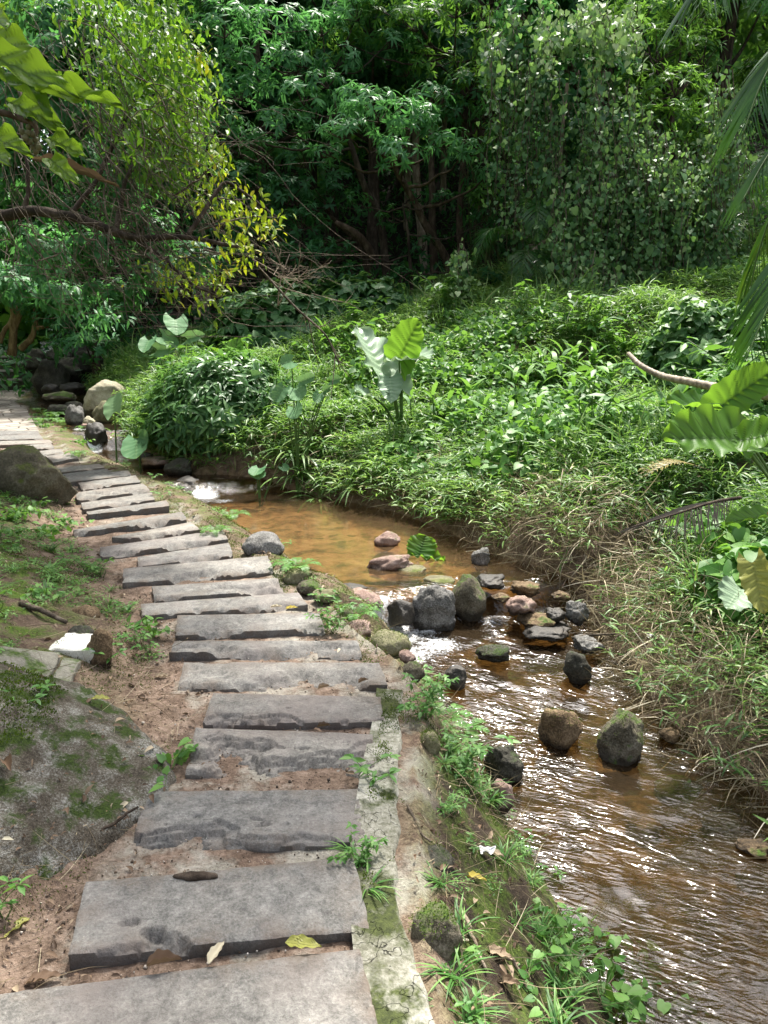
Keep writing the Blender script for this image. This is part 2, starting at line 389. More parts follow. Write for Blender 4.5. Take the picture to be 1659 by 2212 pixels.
def make_water():
    xs = np.r_[np.arange(-14, -5, .12), np.arange(-5, -.9, .06), np.arange(-.9, 3.4, .022)]
    ys = np.r_[np.arange(-3, 1.2, .12), np.arange(1.2, 6.5, .022), np.arange(6.5, 13, .05), np.arange(13, 24, .2)]
    X, Y = np.meshgrid(xs, ys)
    zw = zwat(X, Y); s = Y - .35 * X
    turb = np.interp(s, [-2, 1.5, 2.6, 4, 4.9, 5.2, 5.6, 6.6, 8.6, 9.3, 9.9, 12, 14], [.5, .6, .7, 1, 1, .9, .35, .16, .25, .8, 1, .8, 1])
    foam = np.zeros_like(X)
    for fx, fy, fr, a in FOAM_SPOTS:
        foam = np.maximum(foam, a * np.exp(-((X - fx) ** 2 + (Y - fy) ** 2) / (fr * .8) ** 2))
    foam = foam + .12 * n2(X, Y, 3, 3, 44) * (turb > .5)
    # ripples: crests across the current, gently curved
    wob = n2(X, Y, 1.7, 3, 21) * 2.2
    a1 = np.sin((Y * .86 + X * .5) * 62 + wob * 4) * .5 + np.sin((Y * .95 - X * .3) * 47 + wob * 3 + 1) * .5
    Z = zw + turb * (.0011 * a1 * (.4 + .6 * np.abs(n2(X, Y, 2.3, 2, 22))) + .012 * n2(X, Y, 5.0, 3, 23) + .006 * n2(X * 1.0, Y * .5, 17, 2, 24))
    Z = Z + np.clip(foam, 0, 1) * .02 * n2(X, Y, 16, 3, 25)
    keep = (terrain(X, Y) < Z + .10) & (X > watL(Y) - .25) & (X < watR(Y) + .35)
    f = grid_faces(len(xs), len(ys)); f = f[keep.ravel()[f].any(1)]
    used = np.unique(f); rem = np.full(X.size, -1); rem[used] = np.arange(len(used))
    V = np.stack([X, Y, Z], -1).reshape(-1, 3)[used]
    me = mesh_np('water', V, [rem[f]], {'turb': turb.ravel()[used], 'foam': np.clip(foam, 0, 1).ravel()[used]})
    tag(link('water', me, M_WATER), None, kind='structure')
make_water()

# --- kerb strip of old concrete along the slabs
def rock_material(name, stops, moss=0.0, sc=7, speck=.5, mosscol=((.012, .026, .004), (.07, .12, .012)), objc=True, wet=0.0, rough=.85, bd=.02, damp=False, crack=0):
    m, nt = new_mat(name); g = G(nt); p = g.obj() if objc else g.pos()
    a = g.noise(sc, 6, p, .62); b_ = g.noise(sc * 16, 3, p, .8)
    f = g.math('ADD', g.math('MULTIPLY', a, 1 - speck), g.math('MULTIPLY', b_, speck))
    c = g.ramp(f, stops)
    h = g.math('ADD', a, g.math('MULTIPLY', b_, .3))
    if crack:
        ve = g.n('TexVoronoi', {'Vector': g.n('VectorMath', {0: p, 1: g.n('TexNoise', {'Vector': p, 'Scale': 6.0, 'Detail': 4}).outputs['Color']}, operation='ADD').outputs[0], 'Scale': crack}, feature='DISTANCE_TO_EDGE').outputs['Distance']
        cf = g.rng(ve, .012, .0); c = g.mix(g.math('MULTIPLY', cf, .85), c, (.02, .017, .012)); h = g.math('SUBTRACT', h, g.math('MULTIPLY', cf, .8))
    if damp:
        oz = g.n('SeparateXYZ', {'Vector': g.obj()}).outputs['Z']
        df = g.rng(g.math('ADD', oz, g.math('MULTIPLY', g.math('SUBTRACT', a, .5), .12)), .035, .0)
        c = g.mix(g.math('MULTIPLY', df, .8), c, (.014, .011, .008))
    if moss:
        mf = g.math('MULTIPLY', g.rng(g.math('ADD', g.noise(sc * .8, 6, p, .7), g.math('MULTIPLY', g.up(), .22)), .72 - moss * .3, .82 - moss * .3), 1.0)
        c = g.mix(mf, c, g.ramp(g.noise(sc * 14, 4, p, .7), [(.3, mosscol[0]), (.7, mosscol[1])]))
    g.out(g.pbr(c, rough - wet * .5, g.bump(h, .8, bd), .3 + wet * .3)); return m
M_KERB = rock_material('old_concrete', [(.32, (.045, .043, .028)), (.43, (.125, .123, .09)), (.54, (.24, .235, .195)), (.68, (.41, .40, .355))], .08, 4, .35, ((.018, .024, .006), (.06, .075, .018)), False, crack=3.2)
def make_kerb():
    ys = np.arange(.4, 3.25, .02); nu = 15
    V = []
    for y in ys:
        a = pathR(y) - .05; w = KERB + .045 + .07 * float(fbm(np.array([[y * 3, 1.3, 0]]), 5, 61, .65)[0]) + .02 * float(fbm(np.array([[y * 14, 4.3, 0]]), 3, 66)[0]) - .06 * sst(2.4, 3.2, y)
        for i in range(nu):
            u = i / (nu - 1); x = a + u * w
            z = SL * y - .010 - .10 * max(0, u - .88) / .12 - .012 * u
            V.append((x, y, z + .012 * float(sst(.0, .8, 1 - u)) * 0))
    V = np.array(V); V[:, 2] += .008 * fbm(V * 9, 4, 62) + .003 * fbm(V * 45, 2, 63)
    me = mesh_np('kerb_strip', V, [grid_faces(nu, len(ys))])
    tag(link('kerb_strip', me, M_KERB), None, kind='structure')
make_kerb()

# --- stone slabs
def slab_material(name, tone, warm=0.0):
    m, nt = new_mat(name); g = G(nt); p = g.pos()
    a = g.noise(4.5, 6, p, .65); b_ = g.noise(110, 4, p, .8); d = g.noise(22, 6, p, .75, .3)
    f = g.math('ADD', g.math('MULTIPLY', a, .2), g.math('ADD', g.math('MULTIPLY', b_, .34), g.math('MULTIPLY', d, .46)))
    k = tone
    c = g.ramp(f, [(.32, (.045 * k, .044 * k, .041 * k)), (.44, (.142 * k, .138 * k, .13 * k)), (.54, (.265 * k, .26 * k, .245 * k)), (.66, (.47 * k, .46 * k, .43 * k))])
    # weathered brownish film in patches, darker on one side of some slabs
    rnd = g.n('ObjectInfo').outputs['Random']
    c = g.mix(1.0, c, g.ramp(rnd, [(0, (.92, .92, .92)), (.35, (1.06, 1.05, 1.03)), (.7, (1.12, 1.09, 1.05)), (1, (1.25, 1.2, 1.13))]), 'MULTIPLY')
    c = g.mix(g.math('MULTIPLY', g.attr('rim'), g.rng(g.noise(11, 5, p, .7), .42, .6, 0, .8)), c, (.12, .088, .065))
    c = g.mix(g.rng(g.noise(2.2, 4, p), .5, .66, 0, .6), c, (.17 + warm * .06, .145 + warm * .03, .135))
    c = g.mix(g.math('MULTIPLY', g.attr('chip'), .9), c, (.035, .034, .036))  # chip mask paints crease shade along ledges and down the slab sides
    b = g.bump(g.math('ADD', g.math('MULTIPLY', d, .8), g.math('MULTIPLY', b_, .5)), .85, .012)
    g.out(g.pbr(c, .74, b, .35)); return m
M_SLAB = slab_material('slate_grey', .88)
M_SLABW = slab_material('slate_warm', .74, .5)
def make_slab(corners, label, seed, chips=.5, th=.045, lift=0.0, far=False):
    TL, TR, BR, BL = [on_path(*c) + np.array([0, 0, lift]) for c in corners]
    q_ = np.random.default_rng(seed); TL, TR, BR, BL = [c_ + np.array([0, 0, d_]) for c_, d_ in zip((TL, TR, BR, BL), q_.normal(0, .006, 4))]
    wid = np.linalg.norm(TR - TL); dep = np.linalg.norm(BL - TL)
    step = .0065 if TL[1] < 3.3 else .016 if TL[1] < 6 else .03
    nu, nv = max(8, int(wid / step)), max(5, int(dep / step))
    u, v = np.meshgrid(np.linspace(0, 1, nu), np.linspace(0, 1, nv))     # v: 0 near edge, 1 far edge
    def q(a, b, c, d): return (a * (1 - u)[..., None] + b * u[..., None]) * (1 - v)[..., None] + (c * (1 - u)[..., None] + d * u[..., None]) * v[..., None]
    P = q(BL, BR, TL, TR)
    # wavering sawn / broken edges
    ex = P[..., 0] * 7; ey = P[..., 1] * 7
    eb = np.stack([ex, ey, np.full_like(ex, seed)], -1)
    edge = np.exp(-np.minimum(v, 1 - v) * dep / .03)
    P[..., 1] += .006 * fbm(eb * 1.6, 5, seed) * edge
    edge2 = np.exp(-np.minimum(u, 1 - u) * wid / .03)
    P[..., 0] += .009 * fbm(eb * 1.9 + 9, 5, seed) * edge2
    # cleft face: ledges that step down towards the near edge in scallops
    co = np.stack([P[..., 0] * 3.2, P[..., 1] * 6.5, np.full_like(ex, seed * 1.7)], -1)
    c = fbm(co, 6, seed + 3, .58) * 1.5 + (1 - v) * .85 - .52
    c2 = fbm(co * 1.9 + 4, 4, seed + 9)
    h = np.zeros_like(c); chip = np.zeros_like(c)
    for k, (t, a) in enumerate(((.10, .014), (.24, .018), (.42, .016), (.62, .014))):
        t = t + (1 - chips) * .45
        s = sst(t, t + .008, c); h -= s * a
        chip = np.maximum(chip, np.maximum(np.exp(-((c - t - .006) / .009) ** 2) * (.35 + .65 * sst(-.1, .35, fbm(co * 1.1 + 2, 3, seed + 31))), .10 * s))
    s = sst(.30, .32, c2) * chips; h -= s * .006; chip = np.maximum(chip, .7 * np.exp(-((c2 - .31) / .010) ** 2) * chips)
    h += (.0035 + .006 * sst(.1, .2, c)) * fbm(co * 3.1, 5, seed + 5) + .0018 * fbm(co * 11, 3, seed + 6)
    h -= .006 * np.exp(-np.minimum(np.minimum(u, 1 - u) * wid, np.minimum(v, 1 - v) * dep) / .006)
    P[..., 2] += h
    n = nu * nv; V = [P.reshape(-1, 3)]; A = [chip.ravel()]; RM = [np.exp(-np.minimum(np.minimum(u, 1 - u) * wid, np.minimum(v, 1 - v) * dep) / .06).ravel()]
    idx = np.arange(n).reshape(nv, nu)
    ring = np.r_[idx[0, :], idx[1:, -1], idx[-1, -2::-1], idx[-2:0:-1, 0]]
    rv = P.reshape(-1, 3)[ring]; m = len(ring)
    bot = rv.copy(); bot[:, 2] = np.minimum(rv[:, 2] - .02, (SL * rv[:, 1] + lift) - th - .02)
    bot[:, :2] += (rv[:, :2].mean(0) - rv[:, :2]) * .004
    V += [rv, bot]; A += [np.full(m, .15), np.full(m, .6)]; RM += [np.ones(m), np.ones(m)]  # sides painted darker towards the foot, shade put into the mask
    i = np.arange(m); j = (i + 1) % m
    fq = [grid_faces(nu, nv), np.stack([n + i, n + m + i, n + m + j, n + j], -1)]
    V = np.concatenate(V); o = (TL + TR + BR + BL) / 4
    me = mesh_np('stone_slab', V - o, fq, {'chip': np.concatenate(A), 'rim': np.concatenate(RM)})
    ob = link('stone_slab', me, M_SLABW if far else M_SLAB, None, o)
    tag(ob, label, 'stone slab', 'stone slabs laid across the path')
    return ob
SLABS = [
 ([(-90, 2152), (776, 2048), (850, 2330), (-260, 2450)], 'huge rough grey slab at the very bottom with a rusty stain', .15),
 ([(188, 1903), (763, 1853), (798, 1999), (147, 2066)], 'broad grey slab with dark bark lying on it and a curved chip', .3),
 ([(319, 1702), (782, 1697), (790, 1809), (284, 1815)], 'clean grey slab with a short groove and a jagged ledge along its near edge', .6),
 ([(423, 1571), (804, 1583), (809, 1664), (398, 1658)], 'heavily flaked grey slab beside the cracked kerb, below the mossy verge', .95),
 ([(460, 1498), (822, 1504), (830, 1554), (438, 1556)], 'smooth grey slab with a few black flakes level with the mossy verge', .4),
 ([(398, 1429), (819, 1429), (838, 1475), (383, 1475)], 'long flaked slab reaching farthest to the stream side, beside the ferny weeds', .9),
 ([(377, 1378), (771, 1374), (783, 1408), (366, 1410)], 'layered brownish grey slab with little plants at its near edge', .85),
 ([(382, 1330), (691, 1323), (703, 1356), (380, 1368)], 'short slab just nearer than a curled yellow leaf', .6),
 ([(305, 1300), (643, 1278), (665, 1304), (306, 1326)], 'slab just beyond the yellow leaf with a tiny plant at its edge', .3),
 ([(328, 1264), (598, 1247), (616, 1271), (333, 1291)], 'dark ridged slab beside the flat mossy edge stones', 1.0),
 ([(267, 1229), (579, 1200), (592, 1229), (266, 1258)], 'long even grey slab that touches the flat rim rock by the pool', .15),
 ([(297, 1201), (493, 1171), (503, 1198), (298, 1221)], 'short narrow slab with sandy soil at its left end, beside the pool', .5),
 ([(216, 1182), (480, 1144), (493, 1163), (218, 1200)], 'long slab poking out into leaf litter, level with the pool middle', .3),
 ([(240, 1159), (413, 1125), (432, 1143), (277, 1162)], 'thin slab half buried in soil next to the green mossy rim', .3),
 ([(157, 1143), (392, 1102), (403, 1121), (160, 1151)], 'long slab with a dead leaf curled on its left end', .35),
 ([(187, 1105), (360, 1083), (366, 1096), (190, 1114)], 'pale slab just nearer than the bright green moss on the rim', .3),
 ([(175, 1086), (328, 1065), (334, 1080), (180, 1101)], 'weathered slab with dark stains beside the bright moss', .5),
 ([(163, 1066), (310, 1045), (326, 1060), (167, 1081)], 'thick ridged slab with a dark front beside the small waterfall', .6),
 ([(167, 1046), (293, 1028), (304, 1043), (180, 1057)], 'raised slab with its left corner lifted over dry leaves', .3),
 ([(132, 1033), (276, 1017), (285, 1028), (137, 1043)], 'warm grey slab touching the big mossy boulder', .2),
 ([(130, 1022), (232, 1010), (241, 1019), (135, 1033)], 'narrow slab just behind the mossy boulder edge', .3),
 ([(120, 1009), (214, 1001), (226, 1009), (127, 1020)], 'slab above the mossy boulder shoulder with a leaf at its stream end', .2),
 ([(98, 984), (160, 977), (170, 988), (115, 999)], 'short slab at the bend above the mossy boulder', .2),
 ([(84, 973), (132, 969), (138, 977), (92, 982)], 'small slab wedged at the path bend', .2),
 ([(35, 964), (110, 956), (117, 965), (42, 974)], 'slab at the bend partly hidden behind the mossy boulder top', .2),
 ([(-30, 952), (108, 949), (114, 956), (-30, 963)], 'wide pale slab on the far side of the bend', .2),
 ([(-35, 942), (86, 938), (93, 947), (-35, 951)], 'second pale slab from the crazy paving', .2),
 ([(-35, 930), (80, 926), (86, 936), (-35, 940)], 'pale slab directly where the crazy paving begins', .2),
]
for k, (c, lab, ch) in enumerate(SLABS):
    make_slab(c, lab, 20 + k, ch, lift=(.012 if 14 < k < 20 else 0), far=k > 13)

# --- crazy paving beyond the slabs, and the stair
def paving():
    m, nt = new_mat('crazy_paving'); g = G(nt); p = g.pos()
    v = g.n('TexVoronoi', {'Vector': p, 'Scale': 3.4}, feature='DISTANCE_TO_EDGE').outputs['Distance']
    cc = g.n('SeparateColor', {'Color': g.n('TexVoronoi', {'Vector': p, 'Scale': 3.4}).outputs['Color']}).outputs[0]
    c = g.ramp(g.math('ADD', g.math('MULTIPLY', cc, .4), g.math('MULTIPLY', g.noise(20, 5, p), .6)), [(.25, (.14, .12, .10)), (.7, (.33, .30, .26))])
    c = g.mix(g.rng(v, .02, .05), (.09, .075, .055), c)
    g.out(g.pbr(c, .85, g.bump(g.rng(v, .01, .06), .7, .02), .3))
    ys = np.arange(11.75, 19.4, .1); nu = 14
    V = []
    for y in ys:
        a, b = pathL(y) - .15, pathR(y)
        for i in range(nu):
            V.append((a + (b - a) * i / (nu - 1), y, SL * y - .004))
    V = np.array(V); V[:, 2] += .012 * fbm(V * 3, 3, 71)
    tag(link('path', mesh_np('path', V, [grid_faces(nu, len(ys))]), m), None, kind='structure')
paving()
M_STEP = rock_material('step_stone', [(.3, (.12, .11, .09)), (.5, (.32, .30, .26)), (.7, (.50, .48, .43))], .03, 5, .4, objc=False)
M_RISER = rock_material('mossy_riser', [(.3, (.02, .018, .012)), (.5, (.07, .065, .045)), (.7, (.14, .13, .10))], .3, 6, .4, objc=False)
def stairs():
    o = at_y(75, 842, 19.0)
    t = thing('stone_stair', 'mossy stone stair climbing at the far end of the path', 'stair', (o[0] - .6, 19.2, SL * 19.2))
    P0 = np.array(t.location)
    for k, (xr, yt, yb) in enumerate(((75, 819, 841), (61, 799, 818), (46, 781, 797), (20, 768, 780), (8, 757, 767))):
        Y = 19.2 + k * .42
        b = at_y(xr, yb, Y); u = at_y(xr, yt, Y)
        x1, z0, z1 = b[0], b[2], u[2]
        mb = MB(); x0 = x1 - 2.0
        xs = np.linspace(x0, x1, 24); prof = [(-.01, z1 - .05), (-.04, z1 - .045), (-.04, z1), (.2, z1 + .004), (.6, z1)]
        V = np.array([[x, Y + q[0], q[1]] for q in prof for x in xs]); V += .012 * np.stack([fbm(V * 5, 3, 80 + i) for i in range(3)], -1)
        mb.add(V - P0, [grid_faces(24, len(prof))])
        e = np.array([[x1, Y + q[0], q[1]] for q in prof] + [[x1, Y + .6, z1 - .05]]) - P0
        c = e.mean(0); mb.add(np.vstack([e, c]), [np.array([[i, (i + 1) % 6, 6] for i in range(6)])])
        so_ = mb.build('step', M_STEP, t, smooth=False)
        rb = MB(); V = np.array([[x, Y + dy, z] for dy, z in ((.02, z0 - .25), (.015, (z0 + z1) / 2), (.01, z1 - .045)) for x in xs]); V += .012 * np.stack([fbm(V * 7, 3, 90 + i) for i in range(3)], -1)
        rb.add(V - P0, [grid_faces(24, 3)]); sd = np.array([[x1, Y + .01, z0 - .25], [x1, Y + .01, z1 - .045], [x1, Y + .62, z1 - .045], [x1, Y + .62, z0 - .25]]); rb.add(sd - P0, [np.array([[0, 1, 2, 3]])])
        rb.build('riser', M_RISER, so_, smooth=False)
stairs()

# --- rocks
def ico(n):
    import bmesh
    bm = bmesh.new(); bmesh.ops.create_icosphere(bm, subdivisions=n, radius=1.0)
    V = np.array([v.co[:] for v in bm.verts]); Fc = np.array([[v.index for v in f.verts] for f in bm.faces]); bm.free()
    return V, Fc
ICO = {k: ico(k) for k in (2, 3, 4, 5)}
GRAN = [(.28, (.035, .03, .024)), (.42, (.15, .13, .10)), (.55, (.27, .24, .19)), (.72, (.42, .38, .31))]
M_ROCK = {
 'grey': rock_material('grey_granite', [(.32, (.022, .021, .019)), (.45, (.085, .082, .076)), (.56, (.20, .195, .185)), (.70, (.40, .395, .38))], 0, 6, .55, damp=True),
 'brown': rock_material('brown_granite', [(.3, (.02, .014, .008)), (.45, (.09, .06, .032)), (.57, (.20, .14, .08)), (.72, (.33, .26, .17))], .02, 6, .55, damp=True),
 'moss': rock_material('mossy_granite', [(.3, (.015, .014, .010)), (.45, (.07, .06, .04)), (.57, (.17, .15, .11)), (.72, (.32, .3, .24))], .34, 6, .5, damp=True),
 'darkmoss': rock_material('dark_mossy_stone', [(.3, (.008, .008, .006)), (.5, (.04, .038, .028)), (.7, (.13, .125, .10))], .2, 6, .5, ((.006, .012, .003), (.035, .06, .01)), damp=True),
 'wet': rock_material('wet_dark_stone', [(.3, (.006, .006, .006)), (.5, (.03, .026, .021)), (.7, (.10, .085, .07))], 0, 6, .5, wet=.55),
 'pink': rock_material('pink_granite', [(.3, (.10, .06, .05)), (.45, (.19, .125, .10)), (.57, (.33, .24, .205)), (.72, (.48, .38, .33))], .02, 7, .5, damp=True),
 'pale': rock_material('pale_boulder', [(.3, (.13, .115, .075)), (.45, (.30, .27, .19)), (.57, (.42, .39, .29)), (.72, (.55, .52, .42))], .06, 4, .4, ((.10, .11, .03), (.22, .22, .08)), damp=True),
 'olive': rock_material('olive_boulder', [(.3, (.04, .04, .02)), (.5, (.16, .15, .085)), (.7, (.30, .28, .19))], .14, 4, .4, ((.03, .04, .008), (.13, .15, .03)), damp=True),
 'bigmoss': rock_material('massive_mossy_boulder', [(.3, (.02, .018, .012)), (.5, (.08, .07, .045)), (.7, (.18, .165, .12))], .3, 3, .45, ((.018, .022, .004), (.09, .11, .018))),
 'purple': rock_material('purplish_boulder', [(.3, (.05, .034, .034)), (.5, (.16, .11, .108)), (.7, (.28, .21, .20))], .05, 5, .4, damp=True),
 'white': rock_material('whitewashed_block', [(.3, (.35, .34, .28)), (.45, (.66, .65, .58)), (.6, (.82, .82, .77))], .0, 9, .3),
 'lichen': rock_material('lichen_rock', [(.34, (.02, .015, .010)), (.45, (.075, .062, .045)), (.52, (.13, .118, .095)), (.58, (.24, .235, .21)), (.68, (.42, .42, .39))], .16, 9, .45, ((.012, .024, .003), (.05, .085, .008)), False, bd=.04),
}
def rock(px, py, w, h, m, label, z=None, Y=None, dep=.9, seed=None, flat=.0, sink=.5, det=4, cat='rock', name='rock', ang=.5, group=None, tilt=0.0):
    # px,py: middle of the rock's waterline/foot in the photo; w,h seen size in pixels
    if Y is not None: P = at_y(px, py, Y)
    elif z is not None: P = on_plane(px, py, z)
    else: P = on_ground(px, py)
    s = P[1] / F / cp * 1.02
    rx, rz = w * s / 2, h * s
    seed = seed if seed is not None else int(px * 7 + py) % 997
    V, Fc = ICO[det]; V = V.copy()
    q = np.random.default_rng(seed)
    for _ in range(7):                                   # facets: planes that shave the ball
        n = nrm(q.normal(size=3)); c = q.uniform(.62, .86)
        d = V @ n - c; V -= np.where(d > 0, d * .85, 0)[:, None] * n
    V *= (1 + ang * .45 * fbm(V * 1.5 + seed, 3, seed) + ang * .30 * fbm(V * 4.2 + seed, 4, seed + 1) + .035 * fbm(V * 13, 3, seed + 2))[:, None]
    lo, hi = V.min(0), V.max(0)
    V = (V - (lo + hi) / 2) / (hi - lo) * 2
    a = q.uniform(-.4, .4); ca, sa = math.cos(a), math.sin(a)
    V[:, 2] = (V[:, 2] + 1) / 2 * (1 + sink) - sink
    V = V * np.array([rx, rx * dep, rz])
    if tilt: V[:, 2] += V[:, 0] * tilt
    o = np.array([P[0], P[1] + rx * dep * .8, P[2]])
    ob = link(name, mesh_np(name, V, [Fc]), M_ROCK[m], None, o)
    tag(ob, label, cat, group)
    return ob
